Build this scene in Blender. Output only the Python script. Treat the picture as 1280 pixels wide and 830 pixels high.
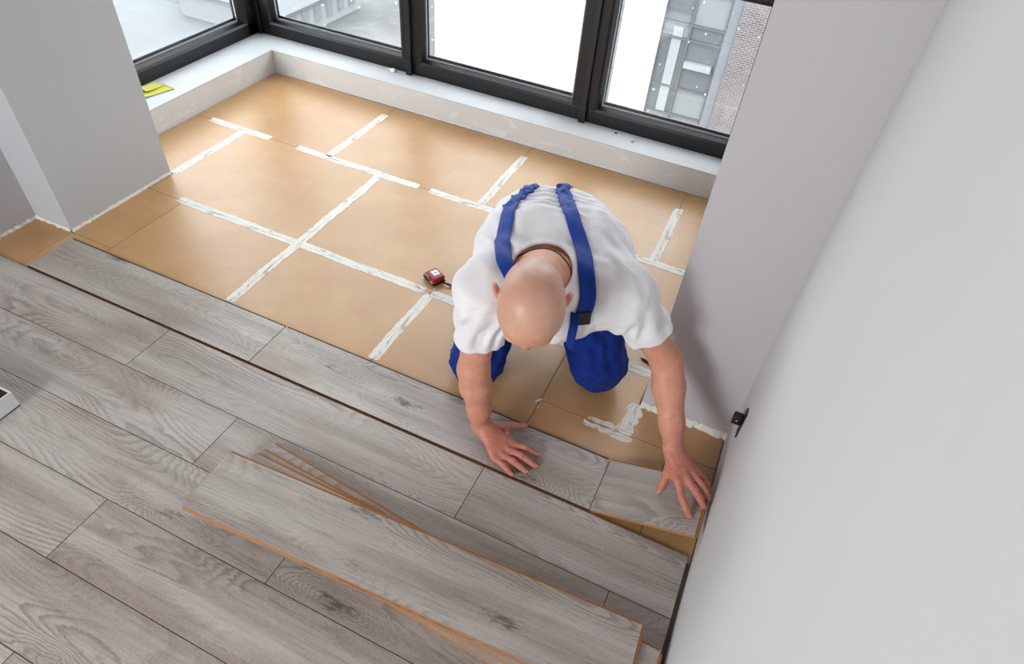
import bpy, bmesh, math, random
import numpy as np
from mathutils import Vector, Matrix

for o in list(bpy.data.objects):
    bpy.data.objects.remove(o)
scene = bpy.context.scene
COL = scene.collection

# ------------------------------------------------------------------ camera
CAM_H = 1.65
YAW, PITCH, ROLL, FPX = -0.361945, 0.777607, 0.0982328, 812.096
fwd = Vector((math.sin(YAW)*math.cos(PITCH), math.cos(YAW)*math.cos(PITCH), -math.sin(PITCH)))
rgt = fwd.cross(Vector((0, 0, 1))).normalized()
upv = rgt.cross(fwd)
cr, sr = math.cos(ROLL), math.sin(ROLL)
R_ax = cr*rgt + sr*upv
U_ax = -sr*rgt + cr*upv
cam_d = bpy.data.cameras.new('camera')
cam_d.sensor_fit = 'HORIZONTAL'
cam_d.sensor_width = 36.0
cam_d.lens = FPX/1280*36.0
cam_d.clip_start = 0.02
cam_d.clip_end = 500
cam = bpy.data.objects.new('camera', cam_d)
COL.objects.link(cam)
m = Matrix.Identity(4)
for i in range(3):
    m[i][0], m[i][1], m[i][2] = R_ax[i], U_ax[i], -fwd[i]
m.translation = (0, 0, CAM_H)
cam.matrix_world = m
scene.camera = cam

# ------------------------------------------------------------------ light
SKY = 1.0
world = bpy.data.worlds.new('overcast_sky')
scene.world = world
world.use_nodes = True
bg = world.node_tree.nodes['Background']
bg.inputs[0].default_value = (0.965, 0.982, 1.0, 1)
bg.inputs[1].default_value = SKY
scene.view_settings.view_transform = 'Standard'
scene.view_settings.look = 'None'
scene.view_settings.gamma = 1.0
scene.view_settings.use_curve_mapping = False
scene.view_settings.exposure = 2.34


def area(name, loc, rot, sx, sy, power=None, color=(1, 1, 1)):
    d = bpy.data.lights.new(name, 'AREA')
    d.shape = 'RECTANGLE'
    d.size, d.size_y = sx, sy
    if power is None:
        d.cycles.is_portal = True
    else:
        d.energy = power
        d.color = color
    o = bpy.data.objects.new(name, d)
    COL.objects.link(o)
    o.location = loc
    o.rotation_euler = rot
    return o


# sky portals in the window openings
area('portal_front', (-1.5, 3.16, 1.31), (-math.pi/2, 0, 0), 2.9, 2.4)
area('portal_left', (-3.05, 2.2, 1.31), (0, -math.pi/2, 0), 2.4, 1.7)
area('portal_back', (-1.7, -2.83, 1.55), (math.pi/2, 0, 0), 1.4, 1.6)
# added fill lamp in the back window opening, lights the room from behind
area('back_fill_lamp', (-1.7, -2.58, 1.55), (math.radians(83), 0, math.radians(-14)), 1.2, 1.4, 17, (1.0, 1.0, 1.0))

# ------------------------------------------------------------------ materials
H = CAM_H
MATS = {}


def srgb(r, g, b):
    f = lambda c: (c/255/12.92) if c/255 <= 0.04045 else ((c/255+0.055)/1.055)**2.4
    return (f(r), f(g), f(b), 1.0)


class NT:
    def __init__(self, name):
        self.m = bpy.data.materials.new(name)
        self.m.use_nodes = True
        self.t = self.m.node_tree
        self.b = self.t.nodes['Principled BSDF']
        self.out = self.t.nodes['Material Output']

    def n(self, typ, ins=None, **props):
        nd = self.t.nodes.new(typ)
        for k, v in props.items():
            setattr(nd, k, v)
        for k, v in (ins or {}).items():
            self.set(nd.inputs[k], v)
        return nd

    def set(self, sock, v):
        if hasattr(v, 'is_output') or isinstance(v, bpy.types.NodeSocket):
            self.t.links.new(v, sock)
        else:
            sock.default_value = v

    def math(self, op, a, b=0.0, c=0.0, clamp=False):
        nd = self.n('ShaderNodeMath', {0: a, 1: b, 2: c}, operation=op)
        nd.use_clamp = clamp
        return nd.outputs[0]

    def vmath(self, op, a, b=(0, 0, 0)):
        return self.n('ShaderNodeVectorMath', {0: a, 1: b}, operation=op).outputs[0]

    def mix(self, f, a, b, blend='MIX'):
        nd = self.n('ShaderNodeMix', data_type='RGBA', blend_type=blend)
        self.set(nd.inputs[0], f)
        self.set(nd.inputs[6], a)
        self.set(nd.inputs[7], b)
        return nd.outputs[2]

    def noise(self, vec, scale=1.0, detail=3.0, rough=0.5, dist=0.0):
        nd = self.n('ShaderNodeTexNoise', {'Vector': vec, 'Scale': scale, 'Detail': detail, 'Roughness': rough, 'Distortion': dist})
        return nd.outputs[0]

    def ramp(self, f, lo, hi, a=0.0, b=1.0):
        nd = self.n('ShaderNodeMapRange', {0: f, 1: lo, 2: hi, 3: a, 4: b})
        nd.interpolation_type = 'SMOOTHSTEP'
        return nd.outputs[0]

    def obj(self):
        return self.n('ShaderNodeTexCoord').outputs['Object']

    def bump(self, h, strength=0.3, dist=0.001):
        nd = self.n('ShaderNodeBump', {'Height': h, 'Strength': strength, 'Distance': dist})
        self.t.links.new(nd.outputs[0], self.b.inputs['Normal'])

    def fin(self, color=None, rough=0.5, spec=0.5, metal=0.0):
        if color is not None:
            self.set(self.b.inputs['Base Color'], color)
        self.set(self.b.inputs['Roughness'], rough)
        self.set(self.b.inputs['Specular IOR Level'], spec)
        self.set(self.b.inputs['Metallic'], metal)
        return self.m


def simple(name, col, rough=0.5, spec=0.5, metal=0.0, nscale=60, namp=0.08, bump=0.0):
    t = NT(name)
    o = t.obj()
    n = t.noise(o, nscale, 4)
    c = t.mix(t.math('MULTIPLY', n, 1.0), tuple(x*(1-namp) for x in col[:3])+(1,), tuple(min(1, x*(1+namp)) for x in col[:3])+(1,))
    if bump:
        t.bump(n, bump)
    return t.fin(c, rough, spec, metal)


def make_wood():
    t = NT('grey_oak_decor')
    o = t.obj()
    rnd = t.n('ShaderNodeObjectInfo').outputs['Random']
    off = t.n('ShaderNodeCombineXYZ', {0: t.math('MULTIPLY', rnd, 91.0), 1: t.math('MULTIPLY', rnd, 37.0), 2: t.math('MULTIPLY', rnd, 17.0)}).outputs[0]
    p = t.vmath('ADD', o, off)
    # knots: sparse cells that push the growth rings aside
    pk = t.vmath('MULTIPLY', p, (2.6, 8.0, 0.0))
    vor = t.n('ShaderNodeTexVoronoi', {'Vector': t.vmath('ADD', pk, t.n('ShaderNodeCombineXYZ', {0: 0, 1: 0, 2: t.math('MULTIPLY', rnd, 23.0)}).outputs[0]), 'Scale': 1.0, 'Randomness': 1.0})
    kd, kc = vor.outputs['Distance'], vor.outputs['Color']
    sep = t.n('ShaderNodeSeparateColor', {0: kc})
    has = t.ramp(sep.outputs[0], 0.48, 0.58)
    wob = t.noise(t.vmath('MULTIPLY', p, (14.0, 40.0, 1.0)), 1.0, 3.0)
    kdw = t.math('ADD', kd, t.math('MULTIPLY', t.math('SUBTRACT', wob, 0.5), 0.16))
    kn = t.math('MULTIPLY', has, t.ramp(kdw, 0.55, 0.0))
    # slow field whose contour lines give the cathedrals
    f1 = t.noise(t.vmath('MULTIPLY', p, (1.1, 5.2, 1.0)), 1.0, 1.3, 0.4, 0.2)
    f2 = t.noise(t.vmath('MULTIPLY', p, (7.0, 34.0, 1.0)), 1.0, 3.0)
    fld = t.math('ADD', f1, t.math('MULTIPLY', f2, 0.030))
    fld = t.math('ADD', fld, t.math('MULTIPLY', kn, 0.22))
    fine = t.noise(t.vmath('MULTIPLY', p, (40.0, 170.0, 1.0)), 1.0, 3.0, 0.7)
    fld2 = t.math('ADD', fld, t.math('MULTIPLY', t.math('SUBTRACT', fine, 0.5), 0.012))
    ring = t.math('FRACT', t.math('MULTIPLY', fld2, 44.0))
    line = t.math('MULTIPLY', t.ramp(ring, 0.30, 0.86), t.ramp(ring, 1.0, 0.93))
    lmask = t.ramp(t.noise(t.vmath('MULTIPLY', p, (1.5, 8.0, 1.0)), 1.0, 3.0), 0.40, 0.66)
    line = t.math('MULTIPLY', line, t.math('ADD', t.math('MULTIPLY', lmask, 0.85), 0.15))
    # streaks along the grain and fine pores
    st = t.noise(t.vmath('MULTIPLY', p, (5.0, 190.0, 1.0)), 1.0, 5.0, 0.65)
    st2 = t.noise(t.vmath('MULTIPLY', p, (0.9, 14.0, 1.0)), 1.0, 4.0, 0.55)
    pore = t.ramp(t.noise(t.vmath('MULTIPLY', p, (70.0, 520.0, 1.0)), 1.0, 3.0, 0.7), 0.46, 0.30)
    hatch = t.noise(t.vmath('MULTIPLY', p, (420.0, 300.0, 1.0)), 1.0, 1.0)
    tone = t.noise(t.vmath('MULTIPLY', p, (1.8, 5.0, 1.0)), 1.0, 3.0)
    light = srgb(199, 193, 188)
    mid = srgb(163, 154, 147)
    brown = srgb(152, 134, 121)
    dark = srgb(74, 62, 54)
    c = t.mix(t.ramp(st2, 0.32, 0.66), mid, light)
    c = t.mix(t.math('MULTIPLY', t.ramp(tone, 0.46, 0.70), 0.75), c, brown)
    c = t.mix(t.math('MULTIPLY', t.ramp(st, 0.46, 0.74), 0.42), c, dark)
    c = t.mix(t.math('MULTIPLY', line, 0.50), c, dark)
    c = t.mix(t.math('MULTIPLY', pore, 0.42), c, dark)
    c = t.mix(t.math('MULTIPLY', t.ramp(hatch, 0.4, 0.68), 0.16), c, srgb(232, 228, 223))
    kcore = t.math('MULTIPLY', has, t.ramp(t.math('ADD', kdw, t.math('MULTIPLY', t.math('SUBTRACT', fine, 0.5), 0.5)), 0.19, 0.02))
    c = t.mix(t.math('MULTIPLY', kcore, 0.88), c, srgb(80, 72, 68))
    # each board differs a little
    tw = t.math('FRACT', t.math('MULTIPLY', rnd, 7.31))
    c = t.mix(t.math('MULTIPLY', tw, 0.22), c, srgb(134, 117, 104))
    hgt = t.math('ADD', t.math('MULTIPLY', line, -0.5), t.math('ADD', t.math('MULTIPLY', st, 0.6), t.math('MULTIPLY', hatch, 0.25)))
    t.bump(hgt, 0.25, 0.0012)
    return t.fin(c, t.math('ADD', 0.28, t.math('MULTIPLY', st, 0.16)), 0.95)


def make_underlay():
    t = NT('brown_fibreboard')
    o = t.obj()
    rnd = t.n('ShaderNodeObjectInfo').outputs['Random']
    p = t.vmath('ADD', o, t.n('ShaderNodeCombineXYZ', {0: t.math('MULTIPLY', rnd, 31.0), 1: t.math('MULTIPLY', rnd, 57.0), 2: 0.0}).outputs[0])
    n1 = t.noise(p, 3.0, 4.0, 0.6)
    n2 = t.noise(p, 420.0, 3.0, 0.7)
    n3 = t.noise(t.vmath('MULTIPLY', p, (9.0, 30.0, 1.0)), 1.0, 4.0, 0.6)
    c = t.mix(t.ramp(n1, 0.3, 0.7), srgb(184, 138, 89), srgb(196, 154, 105))
    c = t.mix(t.math('MULTIPLY', t.ramp(n2, 0.35, 0.7), 0.28), c, srgb(158, 112, 66))
    c = t.mix(t.math('MULTIPLY', t.ramp(n3, 0.55, 0.8), 0.16), c, srgb(214, 180, 138))
    sc = t.noise(t.vmath('MULTIPLY', p, (26.0, 11.0, 1.0)), 1.0, 6.0, 0.75)
    c = t.mix(t.math('MULTIPLY', t.ramp(sc, 0.71, 0.8), 0.5), c, srgb(228, 205, 170))
    t.bump(n2, 0.12, 0.0006)
    return t.fin(c, 0.38, 1.0)


def make_tape():
    t = NT('white_paper_tape')
    o = t.obj()
    sep = t.n('ShaderNodeSeparateXYZ', {0: o})
    y = sep.outputs[1]
    n1 = t.noise(t.vmath('MULTIPLY', o, (30.0, 260.0, 1.0)), 1.0, 5.0, 0.65)
    n2 = t.noise(t.vmath('MULTIPLY', o, (7.0, 60.0, 1.0)), 1.0, 3.0, 0.6)
    c = t.mix(t.ramp(n1, 0.3, 0.7), srgb(222, 218, 208), srgb(244, 243, 238))
    seam = t.math('MULTIPLY', t.ramp(t.math('ABSOLUTE', t.math('ADD', y, t.math('MULTIPLY', t.math('SUBTRACT', n2, 0.5), 0.004))), 0.0012, 0.0004), t.ramp(n2, 0.4, 0.55))
    c = t.mix(t.math('MULTIPLY', seam, 0.75), c, srgb(90, 70, 50))
    alpha = t.math('SUBTRACT', 1.0, t.math('MULTIPLY', t.ramp(t.math('ADD', t.math('MULTIPLY', n1, 0.55), t.math('MULTIPLY', n2, 0.45)), 0.53, 0.62), 0.75))
    t.set(t.b.inputs['Alpha'], alpha)
    t.bump(n1, 0.3, 0.0005)
    return t.fin(c, 0.6, 0.3)


def make_wall(name, col, patch=0.0, pcol=None, bump=0.12):
    t = NT(name)
    o = t.obj()
    n1 = t.noise(o, 260.0, 3.0, 0.6)
    n2 = t.noise(o, 2.2, 3.0, 0.5)
    c = t.mix(t.math('MULTIPLY', t.ramp(n2, 0.3, 0.7), 0.5), col, tuple(x*0.955 for x in col[:3])+(1,))
    if patch:
        n3 = t.noise(t.vmath('MULTIPLY', o, (5.0, 5.0, 16.0)), 1.0, 5.0, 0.62, 0.6)
        c = t.mix(t.math('MULTIPLY', t.ramp(n3, 0.56, 0.6), patch), c, pcol)
    t.bump(n1, bump, 0.0015)
    return t.fin(c, 0.75, 0.3)


def make_glass():
    t = NT('window_glass')
    o = t.obj()
    lw = t.n('ShaderNodeLayerWeight', {'Blend': 0.5}).outputs['Facing']
    fr = t.math('ADD', 0.04, t.math('MULTIPLY', t.math('POWER', lw, 5.0), 0.96))
    tr = t.n('ShaderNodeBsdfTransparent', {'Color': (0.93, 0.95, 0.95, 1)})
    gl = t.n('ShaderNodeBsdfGlossy', {'Color': (1, 1, 1, 1), 'Roughness': 0.02})
    mx = t.n('ShaderNodeMixShader', {0: fr, 1: tr.outputs[0], 2: gl.outputs[0]})
    # dried drops on the pane
    v = t.n('ShaderNodeTexVoronoi', {'Vector': t.vmath('MULTIPLY', o, (1.0, 0.0, 0.8)), 'Scale': 46.0, 'Randomness': 1.0})
    s = t.n('ShaderNodeSeparateColor', {0: v.outputs['Color']})
    drop = t.math('MULTIPLY', t.math('GREATER_THAN', s.outputs[0], 0.72), t.math('LESS_THAN', v.outputs['Distance'], t.math('MULTIPLY', s.outputs[1], 0.16)))
    df = t.n('ShaderNodeBsdfTranslucent', {'Color': (0.9, 0.9, 0.9, 1)})
    mx2 = t.n('ShaderNodeMixShader', {0: t.math('MULTIPLY', drop, 0.6), 1: mx.outputs[0], 2: df.outputs[0]})
    t.t.links.new(mx2.outputs[0], t.out.inputs[0])
    return t.m


def make_skin():
    t = NT('skin')
    o = t.obj()
    red = t.n('ShaderNodeAttribute', attribute_name='redness').outputs['Fac']
    scalp = t.n('ShaderNodeAttribute', attribute_name='scalp').outputs['Fac']
    n1 = t.noise(o, 38.0, 4.0, 0.6)
    n2 = t.noise(o, 900.0, 2.0, 0.6)
    n3 = t.noise(t.vmath('MULTIPLY', o, (1, 1, 1)), 140.0, 3.0, 0.6)
    base = t.mix(t.ramp(n1, 0.3, 0.72), srgb(214, 154, 126), srgb(224, 169, 143))
    c = t.mix(red, base, t.mix(t.ramp(n3, 0.35, 0.7), srgb(192, 112, 98), srgb(206, 136, 116)))
    stub = t.math('MULTIPLY', scalp, t.math('ADD', 0.25, t.math('MULTIPLY', t.ramp(n2, 0.4, 0.62), 0.55)))
    c = t.mix(t.math('MULTIPLY', scalp, 0.35), c, srgb(222, 184, 164))
    c = t.mix(t.math('MULTIPLY', stub, 0.55), c, srgb(164, 132, 118))
    brow = t.n('ShaderNodeAttribute', attribute_name='brow').outputs['Fac']
    c = t.mix(t.math('MULTIPLY', brow, 0.75), c, srgb(104, 78, 62))
    t.bump(t.math('ADD', n3, t.math('MULTIPLY', n2, 0.3)), 0.12, 0.0015)
    t.set(t.b.inputs['Subsurface Weight'], 0.12)
    t.set(t.b.inputs['Subsurface Radius'], (0.012, 0.004, 0.002))
    t.set(t.b.inputs['Subsurface Scale'], 0.5)
    return t.fin(c, t.math('SUBTRACT', 0.5, t.math('MULTIPLY', scalp, 0.1)), 0.42)


def make_fabric(name, a, b, weave, rough=0.85):
    t = NT(name)
    o = t.obj()
    n1 = t.noise(o, 14.0, 3.0)
    n2 = t.noise(o, weave, 2.0, 0.6)
    c = t.mix(t.ramp(n1, 0.3, 0.7), a, b)
    t.bump(n2, 0.15, 0.0008)
    t.set(t.b.inputs['Sheen Weight'], 0.03)
    return t.fin(c, rough, 0.25)


def make_ground():
    t = NT('snowy_street')
    o = t.obj()
    n1 = t.noise(o, 0.11, 5.0, 0.6)
    n2 = t.noise(o, 1.4, 5.0, 0.7)
    c = t.mix(t.ramp(n1, 0.35, 0.65), srgb(98, 100, 101), srgb(120, 122, 123))
    c = t.mix(t.math('MULTIPLY', t.ramp(n2, 0.45, 0.75), 0.35), c, srgb(146, 148, 148))
    return t.fin(c, 0.9, 0.2)


def make_brick():
    t = NT('grey_brown_brick')
    o = t.obj()
    sw = t.n('ShaderNodeSeparateXYZ', {0: o})
    v = t.n('ShaderNodeCombineXYZ', {0: sw.outputs[0], 1: sw.outputs[2], 2: 0.0}).outputs[0]
    b = t.n('ShaderNodeTexBrick', {'Vector': v, 'Color1': srgb(112, 103, 104), 'Color2': srgb(92, 84, 86), 'Mortar': srgb(140, 136, 136), 'Scale': 1.0, 'Mortar Size': 0.012, 'Brick Width': 0.26, 'Row Height': 0.085})
    n = t.noise(o, 0.6, 3.0)
    c = t.mix(t.math('MULTIPLY', t.ramp(n, 0.35, 0.7), 0.35), b.outputs[0], srgb(138, 132, 134))
    return t.fin(c, 0.9, 0.2)


M = dict(
    wood=make_wood(), under=make_underlay(), tape=make_tape(), glass=make_glass(), skin=make_skin(),
    mdf=simple('fibre_core_edge', srgb(178, 120, 70), 0.8, 0.2, nscale=300, namp=0.2),
    lip=simple('shaded_edge', srgb(84, 60, 44), 0.8, 0.2, nscale=300, namp=0.2),  # board edge darkened in colour so joints look shaded; also the screw hole
    back=simple('board_backing', srgb(150, 120, 88), 0.7, 0.2),
    screed=simple('concrete_screed', srgb(120, 112, 104), 0.9, 0.2, nscale=20, namp=0.2),
    wall=make_wall('painted_wall', srgb(214, 214, 216)),
    wallcol=make_wall('dimmed_wall', srgb(190, 187, 190)),  # wall colour lowered to hold back the light of the back lamp
    pillar=make_wall('grey_painted_pillar', srgb(190, 193, 197), bump=0.25),
    ledge=make_wall('plastered_ledge', srgb(222, 222, 221), 0.6, srgb(236, 236, 235), bump=0.05),
    sill=make_wall('white_sill', srgb(200, 203, 207), 0.3, srgb(214, 216, 218), bump=0.04),
    caulk=simple('white_filler', srgb(226, 222, 214), 0.85, 0.2, nscale=120, namp=0.12, bump=0.6),
    frame=simple('anthracite_frame', srgb(11, 12, 16), 0.38, 0.5, nscale=200, namp=0.08),
    frame2=simple('frame_cover_strip', srgb(26, 27, 31), 0.32, 0.5, nscale=200, namp=0.08),
    gasket=simple('glazing_spacer', srgb(165, 168, 176), 0.35, 0.5, 0.5),
    black=simple('black_plastic', srgb(24, 24, 26), 0.4, 0.5),
    red=simple('red_plastic', srgb(158, 34, 44), 0.35, 0.5),
    white=simple('white_plastic', srgb(235, 235, 232), 0.45, 0.4),
    steel=simple('bright_steel', srgb(180, 182, 186), 0.3, 0.5, 0.9),
    carton=simple('white_carton', srgb(222, 224, 226), 0.7, 0.3),
    cartonin=simple('dark_carton', srgb(52, 38, 28), 0.8, 0.2),
    yellow=simple('yellow_cloth', srgb(196, 190, 92), 0.85, 0.2, nscale=90, namp=0.12, bump=0.3),
    shirt=make_fabric('white_cotton', srgb(232, 230, 234), srgb(240, 239, 242), 1400),
    blue=make_fabric('blue_workwear', srgb(10, 40, 118), srgb(14, 48, 134), 1600),
    strap=make_fabric('blue_webbing', srgb(14, 54, 144), srgb(19, 64, 160), 2200, 0.6),
    shoe=simple('dark_shoe_leather', srgb(48, 46, 46), 0.6, 0.4),
    nail=simple('fingernail', srgb(226, 170, 154), 0.3, 0.5),
    pencil=simple('dark_wood_pencil', srgb(74, 56, 40), 0.6, 0.3),
    ground=make_ground(), brick=make_brick(),
    bwhite=simple('white_facade_panel', srgb(222, 224, 226), 0.8, 0.2, nscale=1, namp=0.03),
    bgrey=simple('grey_facade_panel', srgb(120, 123, 127), 0.8, 0.2, nscale=1, namp=0.05),
    bsnow=simple('snowy_roof', srgb(150, 152, 154), 0.9, 0.2, nscale=1, namp=0.05),
    snow=simple('trodden_snow', srgb(118, 122, 125), 0.9, 0.2, nscale=0.5, namp=0.05),
    bpane1=simple('dull_facade_glass', srgb(98, 103, 106), 0.25, 0.5, nscale=2, namp=0.12),
    bpane2=simple('pale_facade_glass', srgb(128, 132, 134), 0.25, 0.5, nscale=2, namp=0.10),
    bmull=simple('facade_mullion', srgb(92, 95, 99), 0.5, 0.4),
    brail=simple('back_wall_frame', srgb(60, 62, 66), 0.5, 0.4),
)

# ------------------------------------------------------------------ mesh helpers


def link(name, me, mats, parent=None, loc=(0, 0, 0), rotz=0.0):
    o = bpy.data.objects.new(name, me)
    COL.objects.link(o)
    if mats is not None and not me.materials:
        for mm in (mats if isinstance(mats, (list, tuple)) else [mats]):
            me.materials.append(mm)
    o.parent = parent
    o.location = loc
    o.rotation_euler = (0, 0, rotz)
    return o


def tag(o, label, cat, group=None, kind=None):
    o['label'] = label
    if cat:
        o['category'] = cat
    if group:
        o['group'] = group
    if kind:
        o['kind'] = kind
    return o


def empty(name, loc=(0, 0, 0), rotz=0.0):
    o = bpy.data.objects.new(name, None)
    o.empty_display_size = 0.05
    COL.objects.link(o)
    o.location = loc
    o.rotation_euler = (0, 0, rotz)
    return o


def pymesh(name, verts, faces, smooth=False):
    me = bpy.data.meshes.new(name)
    me.from_pydata([tuple(v) for v in verts], [], faces)
    me.validate()
    if smooth:
        me.polygons.foreach_set('use_smooth', [True]*len(me.polygons))
    me.update()
    return me


def box_mesh(name, lo, hi, bevel=0.0, seg=2):
    bm = bmesh.new()
    bmesh.ops.create_cube(bm, size=1.0)
    c = [(a+b)/2 for a, b in zip(lo, hi)]
    s = [b-a for a, b in zip(lo, hi)]
    for v in bm.verts:
        v.co = Vector((v.co.x*s[0]+c[0], v.co.y*s[1]+c[1], v.co.z*s[2]+c[2]))
    if bevel:
        bmesh.ops.bevel(bm, geom=bm.edges[:], offset=bevel, segments=seg, affect='EDGES', profile=0.5)
    me = bpy.data.meshes.new(name)
    bm.to_mesh(me)
    bm.free()
    return me


def box(name, lo, hi, mat, parent=None, bevel=0.0):
    """box with its origin at the centre of its base"""
    c = Vector(((lo[0]+hi[0])/2, (lo[1]+hi[1])/2, lo[2]))
    me = box_mesh(name, [lo[i]-c[i] for i in range(3)], [hi[i]-c[i] for i in range(3)], bevel)
    pl = Vector((0, 0, 0))
    if parent is not None:
        pl = world_loc(parent)
    return link(name, me, mat, parent, c-pl)


def world_loc(o):
    l = Vector(o.location)
    while o.parent is not None:
        o = o.parent
        l = l + Vector(o.location)
    return l


def extrude_profile(name, prof, axis, a0, a1):
    """profile (u,v) extruded along axis; axis x: (y,z), axis y: (x,z), axis z: (x,y)"""
    n = len(prof)
    vs = []
    for a in (a0, a1):
        for u, v in prof:
            vs.append({'x': (a, u, v), 'y': (u, a, v), 'z': (u, v, a)}[axis])
    fs = [tuple(range(n-1, -1, -1)), tuple(range(n, 2*n))]
    for i in range(n):
        j = (i+1) % n
        fs.append((i, j, n+j, n+i))
    me = pymesh(name, vs, fs)
    bm = bmesh.new()
    bm.from_mesh(me)
    bmesh.ops.recalc_face_normals(bm, faces=bm.faces[:])
    bm.to_mesh(me)
    bm.free()
    return me


def tube_mesh(name, pts, rad, n=8):
    pts = [Vector(p) for p in pts]
    vs, fs = [], []
    up = Vector((0, 0, 1))
    for i, p in enumerate(pts):
        tgt = (pts[min(i+1, len(pts)-1)]-pts[max(i-1, 0)]).normalized()
        s = tgt.cross(up)
        if s.length < 1e-3:
            s = tgt.cross(Vector((1, 0, 0)))
        s.normalize()
        w = s.cross(tgt)
        r = rad[i] if isinstance(rad, (list, tuple)) else rad
        for k in range(n):
            a = 2*math.pi*k/n
            vs.append(p+s*math.cos(a)*r+w*math.sin(a)*r)
    for i in range(len(pts)-1):
        for k in range(n):
            j = (k+1) % n
            fs.append((i*n+k, i*n+j, (i+1)*n+j, (i+1)*n+k))
    fs.append(tuple(range(n-1, -1, -1)))
    fs.append(tuple(range((len(pts)-1)*n, len(pts)*n)))
    return pymesh(name, vs, fs, True)


# ------------------------------------------------------------------ structure
WALL_X = 0.21
COL_Y = 1.4685
COL_X = -0.075
PIL_X = -2.38
LEFT_X = -2.575
LED_Y = 2.853
LED_X = -2.685
LED_Z = 0.118
FRM_Y = 3.017
FRM_X = -2.906
BACK_Y = -2.6
CEIL = 2.7

floor = box('floor', (-3.3, BACK_Y-0.2, -0.2), (0.45, 3.35, -0.0132), M['screed'])
tag(floor, 'floor of grey oak laminate half laid over brown fibreboard underlay', 'floor', kind='structure')
o = box('ceiling', (-3.3, BACK_Y-0.2, CEIL), (0.45, 3.35, CEIL+0.2), M['screed'])
tag(o, 'bare grey concrete ceiling above the room', 'ceiling', kind='structure')
o = box('wall_right', (WALL_X, BACK_Y-0.2, -0.0132), (0.45, COL_Y, CEIL), M['wall'])
tag(o, 'smooth white painted wall running beside the laid planks', 'wall', kind='structure')
o = box('wall_right_return', (COL_X, COL_Y, -0.0132), (0.45, 3.35, CEIL), M['wallcol'])
tag(o, 'grey white wall return between white wall and window', 'wall', kind='structure')
o = box('wall_left_pier', (-3.3, 1.244, -0.0132), (PIL_X, 1.757, CEIL), M['pillar'])
tag(o, 'grey white plastered pier beside the corner window', 'wall', kind='structure')
o = box('wall_left', (-3.3, BACK_Y-0.2, -0.0132), (LEFT_X, 1.244, CEIL), M['wallcol'])
tag(o, 'grey wall set back beside the plastered pier', 'wall', kind='structure')
# low parapet ledge under the windows
led = box('wall_front_ledge', (FRM_X-0.15, LED_Y, -0.0132), (COL_X, 3.2, LED_Z-0.004), M['ledge'])
tag(led, 'low white plastered ledge under the long window', 'ledge', kind='structure')
sl = box('sill_top', (LED_X, LED_Y-0.0015, LED_Z-0.004), (COL_X, 3.2, LED_Z), M['sill'], led)
led2 = box('wall_left_ledge', (FRM_X-0.15, 1.757, -0.0132), (LED_X, LED_Y, LED_Z-0.004), M['ledge'])
tag(led2, 'low plastered ledge with worn paint under the side window', 'ledge', kind='structure')
box('sill_top', (FRM_X-0.15, 1.757, LED_Z-0.004), (LED_X+0.0015, 3.2, LED_Z), M['sill'], led2)
o = box('wall_front', (-3.3, 3.0, 2.52), (COL_X, 3.2, CEIL), M['wallcol'])
tag(o, 'white lintel wall above the long window', 'wall', kind='structure')
o = box('wall_left_lintel', (-3.1, 1.757, 2.52), (-2.88, 3.0, CEIL), M['wallcol'])
tag(o, 'white lintel above the side window', 'wall', kind='structure')
# back wall with its own window, behind the camera
BW = (-2.40, -1.00, 0.75, 2.35)
wbk = box('wall_back', (-2.575, BACK_Y-0.2, -0.0132), (WALL_X, BACK_Y, BW[2]), M['screed'])
tag(wbk, 'bare grey wall at the back of the room with a window', 'wall', kind='structure')
box('wall_panel', (-2.575, BACK_Y-0.2, BW[3]), (WALL_X, BACK_Y, CEIL), M['screed'], wbk)
box('wall_panel', (BW[1], BACK_Y-0.2, BW[2]), (WALL_X, BACK_Y, BW[3]), M['screed'], wbk)
box('wall_panel', (-2.575, BACK_Y-0.2, BW[2]), (BW[0], BACK_Y, BW[3]), M['screed'], wbk)
wb = empty('window_5', (-1.7, BACK_Y-0.1, BW[2]))
tag(wb, 'dark framed window in the back wall of the room', 'window', kind='structure')
for x0, x1 in ((BW[0], BW[0]+0.05), (-1.725, -1.675), (BW[1]-0.05, BW[1])):
    box('stile', (x0, BACK_Y-0.13, BW[2]), (x1, BACK_Y-0.06, BW[3]), M['brail'], wb)
for z0, z1 in ((BW[2], BW[2]+0.05), (BW[3]-0.05, BW[3])):
    box('rail', (BW[0]+0.05, BACK_Y-0.13, z0), (BW[1]-0.05, BACK_Y-0.06, z1), M['brail'], wb)
for x0, x1 in ((BW[0]+0.05, -1.725), (-1.675, BW[1]-0.05)):
    box('pane', (x0, BACK_Y-0.103, BW[2]+0.05), (x1, BACK_Y-0.097, BW[3]-0.05), M['glass'], wb)

# ---- front windows
Z0 = LED_Z
RAIL = [(FRM_Y, Z0), (FRM_Y, Z0+0.062), (FRM_Y+0.006, Z0+0.074), (FRM_Y+0.028, Z0+0.084), (FRM_Y+0.07, Z0+0.084), (FRM_Y+0.07, Z0)]


def stile_profile(x_out, x_in):
    s = 1 if x_in > x_out else -1
    w = abs(x_in-x_out)
    return [(x_out, FRM_Y+0.0008), (x_out+s*(w-0.022), FRM_Y+0.0008), (x_out+s*(w-0.010), FRM_Y+0.006), (x_in, FRM_Y+0.028), (x_in, FRM_Y+0.07), (x_out, FRM_Y+0.07)]


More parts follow.
